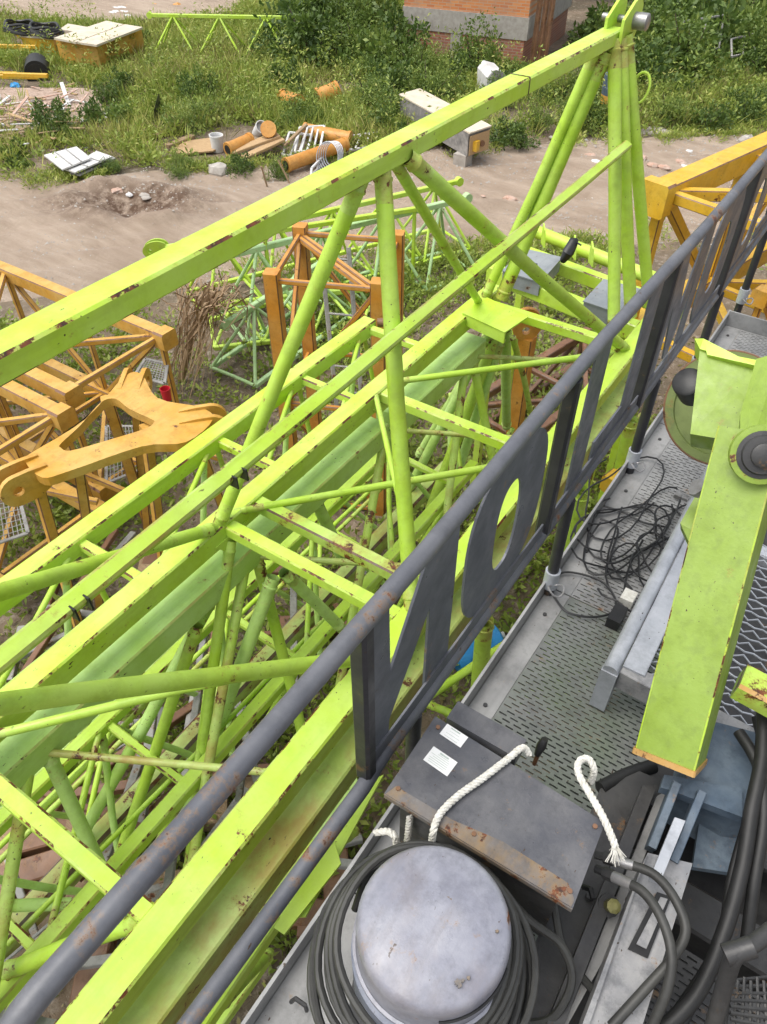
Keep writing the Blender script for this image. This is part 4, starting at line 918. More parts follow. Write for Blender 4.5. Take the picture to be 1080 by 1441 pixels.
hose('cable_bundle', 'thick black cable bundle running down past the blue bracket', [(1075, 1000, -1.85), (1072, 1070, -1.88), (1058, 1140, -1.92), (1045, 1220, -1.98), (1020, 1310, -2.05), (980, 1400, -2.1), (920, 1460, -2.15)], .019, 'rubber', False, 'cable')
hose('cable_bundle', 'black cable running beside the thick bundle', [(1040, 1030, -1.9), (1068, 1080, -1.9), (1075, 1150, -1.93), (1062, 1240, -2.0), (1050, 1330, -2.1)], .016, 'rubber', False, 'cable')
hose('cable_bundle', 'black cable curving over the dark slotted floor', [(1065, 1010, -1.95), (1080, 1090, -1.97), (1066, 1190, -2.05), (1030, 1280, -2.15), (1000, 1360, -2.25), (960, 1441, -2.3)], .014, 'rubber', False, 'cable')
hose('cable_bundle', 'thin black cable crossing the thick bundle', [(1090, 1060, -1.9), (1060, 1130, -1.95), (1030, 1230, -2.05), (1010, 1330, -2.15), (940, 1441, -2.2)], .011, 'rubber', False, 'cable')
hose('cable_bundle', 'black cable emerging from under the slotted deck', [(920, 1078, -2.15), (880, 1092, -2.14), (845, 1110, -2.13)], .022, 'rubber', False, 'cable')
bv = thing('brass_valve', 'small yellow brass valve cap on the machine frame', 'valve', pz(862, 1275, -2.05))
c = pz(862, 1275, -2.02); MB().lathe([(.015, -.03), (.015, .0), (.018, .002), (.018, .016), (.009, .02)], c, (.2, -.3, 1), 8).build('cap', 'brass', bv); MB().lathe([(.028, -.04), (.028, -.03)], c, (.2, -.3, 1), 12).build('washer', 'black', bv)
for p in ((885, 1160), (912, 1172), (870, 1225), (830, 1262)):
    MB().lathe([(.012, 0), (.012, .012)], pz(p[0], p[1], -2.115), Zv, 6).build('bolt', 'deck_dark' if p[0] != 912 else 'galv', mr)
MB().tube([pz(822, 1248, -2.05), pz(832, 1252, -2.02), pz(835, 1265, -2.02)], .008, 8).build('hook', 'black', mr, smooth=True)
MB().tube([pz(410, 1410, -2.3), pz(416, 1405, -2.27), pz(430, 1415, -2.27), pz(432, 1422, -2.3)], .006, 6).build('deck_handle', 'deck_dark', wk, smooth=True)

# ================================================================== FAR YARD
# brick house: fine coursed brickwork too far to tell bricks apart, plaster band, corner pier
def brick_mat(name, ca, cb, mortar):
    m, nt, b = new_mat(name); tc = N(nt, 'ShaderNodeTexCoord'); sp = N(nt, 'ShaderNodeSeparateXYZ'); cbn = N(nt, 'ShaderNodeCombineXYZ')
    nt.links.new(tc.outputs['Object'], sp.inputs[0]); nt.links.new(sp.outputs['X'], cbn.inputs['X']); nt.links.new(sp.outputs['Z'], cbn.inputs['Y'])
    br_ = N(nt, 'ShaderNodeTexBrick'); br_.inputs['Scale'].default_value = 1; br_.inputs['Brick Width'].default_value = .24; br_.inputs['Row Height'].default_value = .072; br_.inputs['Mortar Size'].default_value = .008
    br_.inputs['Color1'].default_value = (*ca, 1); br_.inputs['Color2'].default_value = (*cb, 1); br_.inputs['Mortar'].default_value = (*mortar, 1); nt.links.new(cbn.outputs[0], br_.inputs['Vector'])
    co = coords(nt); c = mix(nt, mul(nt, ramp(nt, tex_noise(nt, co, 1.5, 6), .45, .7), .55), br_.outputs['Color'], (.30, .22, .18))
    nt.links.new(c, b.inputs['Base Color']); b.inputs['Roughness'].default_value = .9; bump(nt, b, br_.outputs['Fac'], -.4, .01); return m
M['brick'] = brick_mat('orange_brick', (.52, .17, .06), (.64, .27, .10), (.48, .32, .21)); M['brick_old'] = brick_mat('old_red_brick', (.32, .11, .07), (.42, .17, .10), (.36, .28, .22))
hp0 = pg(566, 83); hdir = Vector((.985, .17, 0)).normalized(); hn = Vector((-hdir.y, hdir.x, 0)); HW = 3.75
bh = thing('brick_house', 'orange brick house with a grey plaster band behind the weeds', 'house', hp0)
bh.rotation_euler = (0, 0, math.atan2(hdir.y, hdir.x))
def hbox(name, x0, x1, y0_, y1_, z0, z1, mat):
    mb = MB(); mb.box(((x0+x1)/2, (y0_+y1_)/2, (z0+z1)/2), (x1-x0, y1_-y0_, z1-z0)); me = bpy.data.meshes.new(name); me.from_pydata(mb.v, [], mb.f); me.materials.append(M[mat]); ob = bpy.data.objects.new(name, me); COL.objects.link(ob); ob.parent = bh; return ob
hbox('lower_wall', .08, HW-.08, .03, 5, 0, .80, 'brick_old'); hbox('plaster_band', 0, HW, 0, 5.03, .80, 1.34, 'concrete'); hbox('upper_wall', .03, HW-.03, .03, 5, 1.34, 3.6, 'brick')
hbox('roof', -.3, HW+.3, -.4, 5.3, 3.6, 3.75, 'concrete'); hbox('plaster_patch', 1.5, 1.85, .015, .03, .1, .80, 'concrete')
# corrugated rusty sheets beside the house: single sheets leaning
for k in range(3):
    b_ = hp0+hdir*(HW+.12+k*.17)+hn*(.1+.03*(k % 2)); t = tag(MB().prism([b_, b_+hdir*.05+hn*.03, b_+hdir*.10, b_+hdir*.15+hn*.03, b_+hdir*.15+hn*.035, b_+hdir*.10+hn*.005, b_+hdir*.05+hn*.035, b_+hn*.005], (0, .08, 2.7+.2*math.sin(k*2.1))).build('corrugated_sheet', 'brown'), 'rusty corrugated sheet leaning upright against the brick house corner', 'metal sheet', 'rusty sheets by the house')
bw = tag(MB().box(pg(1088, 52)+Vector((2.6, 1.2, 1.6)), (6, .25, 3.6), Matrix.Rotation(.3, 3, 'Z')).build('brick_wall', 'brick_old'), 'old brick boundary wall behind the overgrown frames', 'wall')

def box_at(name, label, cat, quad, z, h, mats, lidmat=None, group=None):
    q = [pg(*p, z) for p in quad]; t = thing(name, label, cat, (q[0].x, q[0].y, z-h), group)
    MB().prism(q, (0, 0, -h)).build('body', mats, t)
    if lidmat:
        c = sum(q, Vector())/4; MB().prism([c+(p-c)*1.05+Zv*.035 for p in q], (0, 0, -.03)).build('lid', lidmat, t)
    return t
box_at('crate', 'yellow steel crate covered by two weathered plywood sheets', 'crate', [(78, 54), (135, 62), (199, 38), (150, 30)], .75, .75, 'yellow')
for (a, b, c, d) in (((76, 53), (107, 59), (174, 34), (150, 29)), ((109, 59), (136, 63), (201, 38), (176, 34))):
    tag(MB().prism([pg(*p, .81) for p in (a, b, c, d)], (0, 0, -.05)).build('plywood_sheet', 'ply'), 'weathered plywood sheet laid over the yellow steel crate', 'plywood', 'plywood on the yellow crate')
box_at('crate', 'low yellow crate with black hoses coiled on top', 'crate', [(30, 52), (75, 56), (84, 42), (50, 36)], .5, .5, 'yellow_bright', 'ply')
tag(MB().prism([pg(*p, .55) for p in ((84, 41), (108, 45), (124, 38), (96, 33))], (0, 0, -.5)).build('plywood_stack', 'ply'), 'stack of pale plywood behind the hose crate', 'plywood')
for k, (p, label) in enumerate((((65, 46), 'black hose coil lying on the low yellow crate'), ((30, 42), 'black hose coil lying on scrap beside the low crate'))):
    c = pg(*p, .60); t = thing('hose_coil', label, 'hose', c)
    for j in range(5): MB().tube([c+Vector((.62*math.cos(a_)*(1-.06*j), .42*math.sin(a_)*(1-.05*j), .045*j+.03*math.sin(3*a_+j))) for a_ in np.linspace(0, 6.283, 26, endpoint=False)], .035, 6, closed=True).build('coil', 'black', t, smooth=True)
for k in range(7):
    a_ = pg(random.uniform(-20, 40), random.uniform(28, 110), random.uniform(.1, .4)); d = Vector((random.uniform(.6, 1), random.uniform(.1, .6), 0)).normalized()
    tag(MB().beam(a_, a_+d*random.uniform(.8, 1.8), .1, .1).build('yellow_bar', 'yellow_bright'), 'yellow painted steel bar in the weeds by the crates', 'steel bar', 'yellow bars by the crates')
dr = thing('rusted_drum', 'black half barrel drum sunk in the weeds', 'drum', pg(55, 105))
MB().lathe([(.33, -.45), (.34, -.4), (.32, -.2), (.34, -.18), (.32, .15), (.34, .17), (.33, .4), (.33, .45)], pg(55, 105)+Zv*.12, (.75, -.6, 0), 24, cap=True).build('shell', 'rubber', dr, smooth=True)
MB().lathe([(.26, -.46), (.26, .47)], pg(55, 105)+Zv*.12, (.75, -.6, 0), 24).build('core', 'black', dr)
# lone lime jib section in the weeds
lf = tri_frame('jib_section', 'lone lime jib section standing in the tall weeds', pg(222, 82), pg(412, 86), .98, 1.05, 'lime', 3, .035)
# white panels
for k, (quad, z, mat, lab) in enumerate(([[(62, 218), (88, 238), (128, 222), (108, 206)], .30, 'white', 'large dirty white sheet panel flat on the grass'], [[(92, 238), (106, 242), (158, 220), (136, 212)], .24, 'white', 'narrow ribbed white panel leaning on the larger sheet'], [[(98, 243), (112, 246), (164, 222), (156, 219)], .16, 'dirt_steel', 'grey panel edge under the white sheets'])):
    t = thing('sheet_panel', lab, 'panel', pg(*quad[0])); q = [pg(*p, z) for p in quad]; MB().prism(q, (0, 0, -.03)).build('sheet', mat, t)
    for f in (.33, .66): MB().beam(q[0].lerp(q[3], f)+Zv*.008, q[1].lerp(q[2], f)+Zv*.008, .03, .014).build('rib', 'dirt_steel', t)
# pipes, planks, buckets, frames
pp = thing('plastic_pipe', 'black plastic pipe end poking out of the grass', 'pipe', pg(222, 178)); c = pg(222, 178)+Zv*.2
for r0, nm, m_ in ((.19, 'pipe_wall', 'black'),):
    MB().ring([c+Vector((.19*math.cos(t)*.6, -.19*math.cos(t)*.8, .19*math.sin(t))) for t in np.linspace(0, 6.283, 24, endpoint=False)], [c+Vector((.165*math.cos(t)*.6, -.165*math.cos(t)*.8, .165*math.sin(t))) for t in np.linspace(0, 6.283, 24, endpoint=False)], Vector((-.8, .9, 0))).build(nm, m_, pp)
def plank(label, a, b, w, h, mat, za=.15, zb=.15, cat='plank', group=None, name='plank'):
    return tag(MB().beam(pg(*a, za), pg(*b, zb), w, h, seg=3, jit=.004).build(name, mat), label, cat, group)
plank('broad pale plank resting on the orange tube', (325, 214), (392, 190), .30, .06, 'wood_pale', .15, .35)
plank('long narrow plank beside the broad one', (343, 222), (398, 196), .20, .06, 'wood_pale', .12, .30)
plank('grey weathered plank propped up by the white frames', (400, 205), (432, 175), .10, .05, 'wood', .2, .55)
plank('grey timber lying behind the tan plywood', (195, 196), (245, 185), .14, .08, 'wood', .1, .1)
plank('grey timber lying across the dry grass', (170, 205), (215, 202), .10, .08, 'wood', .1, .1)
plank('grey timber end lying above the tan plywood', (235, 206), (272, 192), .16, .08, 'wood', .1, .12)
plank('dark plank lying beside the rubble clearing', (135, 185), (172, 184), .10, .05, 'wood', .06, .06)
plank('thin pole leaning out of the weeds near the road', (368, 234), (376, 262), .03, .03, 'wood', .45, .02)
plank('thin pole slanting down to the road verge', (392, 225), (408, 258), .03, .03, 'wood', .45, .02)
tag(MB().prism([pg(*p, .10) for p in ((238, 213), (262, 198), (300, 193), (318, 203), (300, 212), (262, 216))], (0, 0, -.03)).build('plywood_sheet', 'wood_pale'), 'tan plywood sheet lying in the grass between timbers', 'plywood')
def pipe_thing(label, a, b, za, zb, r, mat='yellow', nm='steel_tube'):
    t = thing(nm, label, 'steel tube', pg(*a)); A_, B_ = pg(*a, za), pg(*b, zb); d = (B_-A_).normalized()
    MB().tube([A_, B_], r, 14).build('tube', mat, t, smooth=True)
    for e in (A_, B_): MB().lathe([(r*1.1, -.03), (r*1.1, .03)], e, d, 14).build('end_collar', mat, t, smooth=True)
    MB().lathe([(r*.7, -.035), (r*.7, .035)], A_, d, 12).build('bore', 'black', t)
pipe_thing('orange tube lying under the white metal frames', (404, 232), (485, 203), .2, .25, .14, 'orange')
pipe_thing('thick orange tube behind the white metal frames', (430, 184), (492, 196), .28, .2, .16, 'orange')
pipe_thing('short orange tube standing by the white bucket', (383, 196), (378, 182), .1, .5, .16, 'orange')
pipe_thing('short orange tube lying beside the pale planks', (322, 210), (352, 197), .2, .25, .14, 'orange')
pipe_thing('orange tube piece half buried in grass before the dark shrubs', (400, 138), (420, 146), .2, .2, .20, 'orange')
pipe_thing('orange tube piece in front of the dark shrubs beside rubble', (448, 138), (474, 128), .2, .3, .22, 'orange')
def bucket(label, p, tilt, s_=1.0):
    t = thing('bucket', label, 'bucket', pg(*p)); c = pg(*p)+Zv*.02
    MB().lathe([(.12*s_, 0), (.15*s_, .32*s_), (.158*s_, .32*s_), (.158*s_, .35*s_), (.14*s_, .35*s_), (.11*s_, .03*s_)], c, tilt, 18, cap=False).build('shell', 'white', t, smooth=True)
    MB().lathe([(.12*s_, .28*s_), (.12*s_, .285*s_)], c, tilt, 16).build('contents', 'dirt_steel', t)
bucket('white bucket lying tilted by the short orange tube', (362, 190), (.7, -.2, .6)); bucket('white bucket standing in weeds by the tan plywood', (307, 214), (.05, 0, 1))
def open_frame(label, a, b, hgt, z0=.05, mat='white', n=2, lean=.3, nm='scrap_rack'):
    t = thing(nm, label, 'rack', pg(*a)); A_, B_ = pg(*a, z0), pg(*b, z0); up = Vector((-lean*.5, lean, hgt)); cs = [A_, B_, B_+up, A_+up]
    for i in range(4): MB().beam(cs[i], cs[(i+1) % 4], .05, .05).build('bar', mat, t)
    for k in range(1, n+1): MB().beam(A_.lerp(B_, k/(n+1)), (A_+up).lerp(B_+up, (k+.4)/(n+1.4)), .04, .04).build('cross_bar', mat, t)
open_frame('white metal frame lying open between the orange tubes', (398, 218), (430, 222), .22, .05, 'white', 2, .7); open_frame('white metal lattice frame leaning on the orange tube', (415, 214), (450, 212), .30, .1, 'white', 3, .6)
open_frame('narrow white metal frame standing near the coiled wire', (438, 248), (455, 230), .12, .05, 'white', 1, .1); open_frame('flat white bars lying beyond the thick orange tube', (486, 212), (528, 206), .12, .1, 'white', 2, .5)
open_frame('grey steel frame tangled in the shrubs by the far wall', (955, 78), (1012, 68), .7, .6, 'dirt_steel', 1, .4); open_frame('tall grey steel frame standing in the far shrubs', (968, 30), (1000, 24), 1.2, .4, 'dirt_steel', 0, .1)
open_frame('grey steel frame lying among shrubs by the brick wall', (1030, 80), (1062, 72), .3, .5, 'dirt_steel', 1, .5)
wc = thing('wire_coil', 'coil of pale wire behind the narrow white frame', 'wire', pg(462, 242))
for j in range(5): MB().tube([pg(462, 242)+Vector((.28*math.cos(t)*(1-.05*j), .1*math.sin(t)+.06*j, .3+.28*math.sin(t)*(1-.05*j))) for t in np.linspace(0, 6.283, 22, endpoint=False)], .011, 5, closed=True).build('loop', 'galv', wc)
# long dirty cabinet with a cap
qA = [(563, 135), (592, 127), (690, 178), (660, 188)]
cab = thing('metal_cabinet', 'long dirty metal cabinet lying on blocks in the weeds', 'cabinet', pg(660, 225)); q = [pg(*p, .72) for p in qA]
MB().prism(q, (0, 0, -.46)).build('body', 'concrete_dark', cab); c = sum(q, Vector())/4
MB().prism([c+(p-c)*1.03+Zv*.03 for p in q], (0, 0, -.028)).build('top_sheet', 'ply', cab)
nrm = ((q[2]-q[3]).cross(Zv)).normalized(); e0, e1 = q[3]+(q[2]-q[3])*.04, q[3]+(q[2]-q[3])*.96
out = (e0+e1)/2-c; out.z = 0; out.normalize()
MB().prism([e0+out*.02-Zv*.05, e1+out*.02-Zv*.05, e1+out*.02-Zv*.44, e0+out*.02-Zv*.44], out*.015).build('end_door', 'wood_pale', cab)
cc = (e0+e1)/2+out*.04-Zv*.27; MB().box(cc+(e0-e1).normalized()*.13, (.14, .14, .2)).build('warning_panel', 'yellow_bright', cab); MB().lathe([(.06, 0), (.06, .03)], cc+(e1-e0).normalized()*.08, out, 12).build('knob', 'brown', cab)
for p in (q[3], q[0]): MB().box(Vector((p.x, p.y, .12))+(c-p)*.15, (.3, .3, .28)).build('block', 'concrete', cab)
# white vehicle body piece with window, drum, slabs
cv = thing('cab_shell', 'white cab shell with a dark window showing above the beam', 'cab', pg(700, 125)); a = pg(686, 110, .62); b = pg(718, 116, .5)
oh = Vector((0, 0, 1)); d = (b-a); L = d.length; d.normalize(); n_ = d.cross(oh).normalized()
ol_ = [a-oh*.5, b-oh*.5, b+oh*.03, a+d*L*.72+oh*.17, a+d*L*.22+oh*.19, a]
MB().prism(ol_, n_*-1.0).build('shell', 'white', cv); c_ = sum(ol_, Vector())/6
MB().prism([c_+(p-c_)*.62+oh*.14+n_*.01 for p in ol_], n_*-.004).build('window', 'concrete_dark', cv)
dd_ = thing('oil_drum', 'blue and yellow painted drum standing in the shrubs', 'drum', pg(858, 160)); c = pg(858, 160)
MB().lathe([(.29, 0), (.29, .30), (.30, .31), (.29, .32), (.29, .45)], c, Zv, 20).build('lower_shell', 'yellow', dd_, smooth=True); MB().lathe([(.29, .45), (.30, .62), (.29, .63), (.29, .88), (.27, .88)], c, Zv, 20).build('upper_shell', 'bluegrey', dd_, smooth=True)
def rock(name, label, p, dims, mat, cat='stone', group=None, seed=0):
    r_ = random.Random(seed); c = pg(*p); n = 9; mb = MB(); vs = []; rings = [(0, .85), (.45, 1.0), (.85, .75), (1.0, .35)]
    for z, s_ in rings:
        for i in range(n): t = 2*math.pi*i/n; k = s_*r_.uniform(.75, 1.1); vs.append(c+Vector((dims[0]*k*math.cos(t), dims[1]*k*math.sin(t), dims[2]*z*r_.uniform(.85, 1.1)-.04)))
    fs = [tuple(range((len(rings)-1)*n, len(rings)*n))]+[(k*n+i, k*n+(i+1) % n, k*n+n+(i+1) % n, k*n+n+i) for k in range(len(rings)-1) for i in range(n)]
    return tag(mb.add(vs, fs).build(name, mat), label, cat, group)
rock('concrete_slab', 'pale concrete slab lying on the far road verge', (922, 186), (.55, .22, .14), 'concrete', 'slab', seed=1)
rock('stone', 'grey stone in the weeds below the pale planks', (308, 245), (.28, .22, .25), 'concrete', seed=2)
rock('stone', 'small grey stone upright on the verge near the yellow mast', (1050, 202), (.2, .16, .22), 'concrete', seed=3)
for k in range(150):
    p = random.choice([(random.gauss(45, 40), random.gauss(165, 24)), (random.gauss(45, 40), random.gauss(165, 20)), (random.gauss(35, 40), random.gauss(160, 20)), (random.gauss(130, 40), random.gauss(190, 12)), (random.uniform(740, 980), random.gauss(215, 14)), (random.gauss(200, 30), random.gauss(268, 5)), (random.uniform(560, 720), random.gauss(300, 20))])
    s_ = random.uniform(.05, .18); rock('rubble_piece', 'broken masonry rubble piece scattered at the verges of the road', p, (s_, s_*random.uniform(.5, 1), s_*random.uniform(.3, .7)), random.choice(['debris', 'concrete', 'debris', 'white']), 'rubble', 'rubble pieces', seed=k)
for k in range(90):
    a = pg(random.gauss(40, 42), random.gauss(163, 22), random.uniform(.13, .28)); d = Vector((random.gauss(0, 1), random.gauss(0, 1), random.gauss(0, .15))).normalized()
    tag(MB().beam(a, a+d*random.uniform(.3, 1.0), random.uniform(.03, .1), .02).build('broken_lath', random.choice(['wood', 'wood_pale', 'debris', 'white'])), 'broken wooden lath in the rubble clearing', 'lath', 'laths in the rubble')
for k in range(3):
    p = [(34, 138), (22, 121), (12, 152)][k]; rock('plastic_bag', ['crumpled blue bag on the rubble clearing', 'small blue bag at the weed edge', 'pale crumpled sack on the rubble'][k], p, (.22, .15, .12), ['blue', 'blue', 'white'][k], 'bag', seed=40+k)
for k in range(9):
    rock('orange_scrap', 'orange painted scrap piece heaped beyond the crates', (random.uniform(125, 275), random.uniform(2, 16)), (random.uniform(.15, .4), random.uniform(.12, .3), random.uniform(.08, .2)), 'orange', 'scrap', 'orange scrap beyond the crates', seed=60+k)
for k in range(6):
    rock('white_scrap', 'white broken sheeting beyond the plywood crate', (random.uniform(155, 185), random.uniform(14, 26)), (.35, .25, .15), 'white', 'scrap', 'white sheeting beyond the crates', seed=80+k)

# ================================================================== VEGETATION
def leaf_quads(C, Dn, S, W, tint):
    """diamond leaves: centre C, direction Dn, length S, width W"""
    n = len(C); up = RNG.normal(size=(n, 3)); sd = np.cross(Dn, up); sd /= np.linalg.norm(sd, axis=1, keepdims=True)+1e-9
    a = C; b = C+Dn*(S*.5)[:, None]+sd*(W*.5)[:, None]; c = C+Dn*S[:, None]; d = C+Dn*(S*.5)[:, None]-sd*(W*.5)[:, None]
    V = np.stack([a, b, c, d], 1).reshape(-1, 3); Fq = np.arange(4*n).reshape(n, 4); return V, Fq, np.repeat(tint, 4)
def unit(v): return v/(np.linalg.norm(v, axis=1, keepdims=True)+1e-9)
def clump(px, py, n_leaf, hgt, spread, leaf, asp, upw, tint0, tvar):
    m = len(px); k = n_leaf; idx = np.repeat(np.arange(m), k); N_ = m*k
    hh = np.repeat(hgt, k)*RNG.random(N_)**.8; rad = np.repeat(spread, k)*np.sqrt(RNG.random(N_))*(1-.4*hh/(np.repeat(hgt, k)+.01)); an = RNG.random(N_)*6.283
    x = px[idx]+rad*np.cos(an); y = py[idx]+rad*np.sin(an); z = ground_h(px, py)[idx]+hh
    Dn = unit(np.stack([np.cos(an)+RNG.normal(size=N_)*.5, np.sin(an)+RNG.normal(size=N_)*.5, upw+RNG.normal(size=N_)*.4], 1))
    S = leaf*RNG.uniform(.6, 1.4, N_); t = np.clip(np.repeat(tint0, k)+RNG.normal(size=N_)*tvar, 0, 1)
    return leaf_quads(np.stack([x, y, z], 1), Dn, S, S*asp, t)
def scatter(n, poly_fn, box):
    xs_, ys_ = [], []
    tot = 0
    while tot < n:
        x = RNG.uniform(box[0], box[1], n); y = RNG.uniform(box[2], box[3], n); k = RNG.random(n) < poly_fn(x, y); xs_.append(x[k]); ys_.append(y[k]); tot += k.sum()
        if tot == 0: break
    return np.concatenate(xs_)[:n], np.concatenate(ys_)[:n]
rub = pg(45, 165); plc = pg(330, 205)
EXC = [(pg(*a).x, pg(*a).y, r0) for a, r0 in (((112, 232), 1.15), ((115, 72), 1.5), ((150, 66), 1.4), ((430, 222), 1.1), ((355, 212), 1.0), ((275, 210), .8), ((55, 112), .8), ((665, 222), .9), ((45, 66), 1.1), ((225, 182), .5))]
def dens(x, y):
    d = road_d(x, y); p = np.clip((d-2.6)/.5, 0, 1)*np.clip(.34+1.7*(vnoise(x, y, 2.6, 11)-.30)+.6*(vnoise(x, y, .9, 12)-.5), .04, 1)
    p = p*(1-.93*np.exp(-(((x-rub.x)/2.6)**2+((y-rub.y)/1.9)**2)**2))
    p = p*(1-.7*np.exp(-(((x-plc.x)/2.4)**2+((y-plc.y)/1.0)**2)))
    p = p*(1-((x+31)/9.2)**2 < ((y-22.5)/4.8)**2)                          # clear of the sandy clearing
    for (qx, qy, qr) in EXC: p = p*(1-.94*np.exp(-(((x-qx)**2+(y-qy)**2)/qr**2)**2))
    right = np.clip((x+9.5)/2, 0, 1)*np.clip(1-(d-2.6)/2.2, 0, 1); p = p*(1-.72*right)
    return p*np.clip(1-(d-24)/6, 0, 1)
def join(parts): 
    V = np.concatenate([p[0] for p in parts]); off = np.cumsum([0]+[len(p[0]) for p in parts[:-1]]); Fq = np.concatenate([p[1]+o for p, o in zip(parts, off)]); return V, Fq, np.concatenate([p[2] for p in parts])
def not_house(x, y):
    rx = (x-hp0.x)*hdir.x+(y-hp0.y)*hdir.y; ry = (x-hp0.x)*hn.x+(y-hp0.y)*hn.y; return ~((rx > -.3) & (rx < HW+1.5) & (ry > -.25))
BOX = (-36, 3, 3, 42)
x1, y1_ = scatter(21000, lambda x, y: dens(x, y)*not_house(x, y), BOX)
big = vnoise(x1, y1_, 3.1, 21)
g1 = clump(x1, y1_, 22, .10+.50*big*RNG.random(len(x1)), .14+.18*RNG.random(len(x1)), .115, .36, .7, .42+.25*(vnoise(x1, y1_, 1.7, 22)-.4)+RNG.normal(size=len(x1))*.1, .12)
x2, y2_ = scatter(17000, lambda x, y: dens(x, y)*not_house(x, y), BOX)
g2 = clump(x2, y2_, 9, np.full(len(x2), .05), .08+.1*RNG.random(len(x2)), .40, .045, 1.6, .62+.3*(vnoise(x2, y2_, 2.2, 23)-.4), .15)
V, Fq, t_ = join([g1, g2]); tag(fast_mesh('weeds', V, Fq, t_, 'weed'), 'tall green weeds and grass covering the waste ground', 'weeds', kind='stuff')
# weeds between the steel on the near side of the road
def near(x, y):
    d = road_d(x, y); return np.clip((-d-2.5)/.4, 0, 1)*np.clip(vnoise(x, y, 1.5, 31)*1.6-.45, 0, 1)
x3, y3 = scatter(4200, near, (-11, .5, .5, 14)); g3 = clump(x3, y3, 14, .06+.25*RNG.random(len(x3)), .10+.12*RNG.random(len(x3)), .08, .45, .8, .30+.2*RNG.random(len(x3)), .12)
V, Fq, t_ = g3; tag(fast_mesh('ground_cover', V, Fq, t_, 'weed'), 'low green weeds growing between the stored crane parts', 'weeds', kind='stuff')
x4, y4 = scatter(6000, lambda x, y: dens(x, y)*(vnoise(x, y, 2.0, 41) > .55)*not_house(x, y), BOX); g4 = clump(x4, y4, 10, np.full(len(x4), .08), .15+.1*RNG.random(len(x4)), .38, .04, 1.1, RNG.random(len(x4)), .15)
tag(fast_mesh('dry_grass', *g4, 'grassdry'), 'dry straw coloured grass tufts in the weeds', 'grass', kind='stuff')
# ragged tufts creeping over the road edges
xv, yv = scatter(2600, lambda x, y: np.exp(-((np.abs(road_d(x, y))-2.55)/.35)**2)*np.clip(vnoise(x, y, .9, 51)*1.8-.6, 0, 1), (-20, 2, 3, 26))
tag(fast_mesh('verge_grass', *clump(xv, yv, 12, .03+.14*RNG.random(len(xv)), .06+.10*RNG.random(len(xv)), .10, .20, .9, .35+.4*RNG.random(len(xv)), .15), 'weed'), 'ragged grass tufts along the dirt road edges', 'grass', kind='stuff')
# tall thin weed stalks with small leaves
xt, yt = scatter(900, lambda x, y: dens(x, y)*(vnoise(x, y, 3.3, 61) > .5)*not_house(x, y), BOX); m_ = len(xt); hh = RNG.uniform(.6, 1.3, m_)
tag(fast_mesh('tall_weed_stalks', *clump(xt, yt, 26, hh, np.full(m_, .16), .10, .32, .5, .25+.5*RNG.random(m_), .14), 'weed'), 'tall thin weed stalks rising above the grass', 'weeds', kind='stuff')
# pebbles and clods on the road
xp, yp = scatter(9000, lambda x, y: (np.abs(road_d(x, y)) < 2.9)*np.clip(vnoise(x, y, 1.1, 71)*1.5-.3, .03, 1), (-22, 3, 2, 28)); m_ = len(xp); rp = .008+.03*RNG.random(m_)**3
oc = np.array([[1,0,0],[-.8,.5,0],[-.6,-.8,0],[.1,.1,.9],[0,0,-.4]]); Vp = (oc[None]*rp[:, None, None]*RNG.uniform(.6, 1.3, (m_, 5, 1))+np.stack([xp, yp, ground_h(xp, yp)+.016], 1)[:, None]).reshape(-1, 3); ft = np.array([[0,1,3],[1,2,3],[2,0,3]]); Fp = (np.arange(m_)[:, None, None]*5+ft[None]).reshape(-1, 3)
tag(fast_mesh('road_pebbles', Vp, Fp, np.zeros(len(Vp)), 'concrete'), 'pebbles and clods scattered on the dirt road', 'pebbles', kind='stuff')
# litter of small leaves and chips on the soil under the jibs
x5, y5 = scatter(16000, lambda x, y: np.full(len(x), .9), (-7, 1.2, -1, 11)); n5 = len(x5); Dn = unit(np.stack([RNG.normal(size=n5), RNG.normal(size=n5), RNG.normal(size=n5)*.25], 1)); S5 = RNG.uniform(.02, .09, n5)
tag(fast_mesh('leaf_litter', *leaf_quads(np.stack([x5, y5, ground_h(x5, y5)+.02], 1), Dn, S5, S5*RNG.uniform(.2, .7, n5), RNG.random(n5)), 'grassdry'), 'dead leaves and chips littering the soil under the jibs', 'litter', kind='stuff')

# shrubs: stems and lumpy leaf crowns; six meshes shared by the copies
def shrub_mesh(seed, n=2600, leaf=.10):
    rg = np.random.default_rng(seed); L = int(rg.integers(14, 44)); leaf = (.075, .12, .095, .14, .08, .105, .065)[seed % 7]; n = int(n*(.1/leaf)**1.2); tb = rg.uniform(.08, .42); lc = unit(rg.normal(size=(L, 3)))*(rg.uniform(.35, 1, (L, 1))); lc[:, 2] = np.abs(lc[:, 2])*rg.uniform(.7, 1.25, L)+.12; lr = rg.uniform(.10, .40, L)
    idx = rg.integers(0, L, n); dv_ = unit(rg.normal(size=(n, 3))); C = lc[idx]+dv_*(lr[idx]*rg.uniform(.55, 1.05, n))[:, None]; C[:, 2] = np.maximum(C[:, 2], .03)
    Dn = unit(dv_+rg.normal(size=(n, 3))*.6+np.array([0, 0, -.15])); S = leaf*rg.uniform(.6, 1.4, n); tint = np.clip(tb+.42*rg.random(L)[idx]+rg.normal(size=n)*.12, 0, 1)
    st = MB()
    for k in range(9):
        p = lc[k]; st.tube([(0, 0, 0), (p[0]*.45, p[1]*.45, p[2]*.5), tuple(p)], [.035, .022, .008], 5)
    return leaf_quads(C, Dn, S, S*.5, tint), st
SH = []
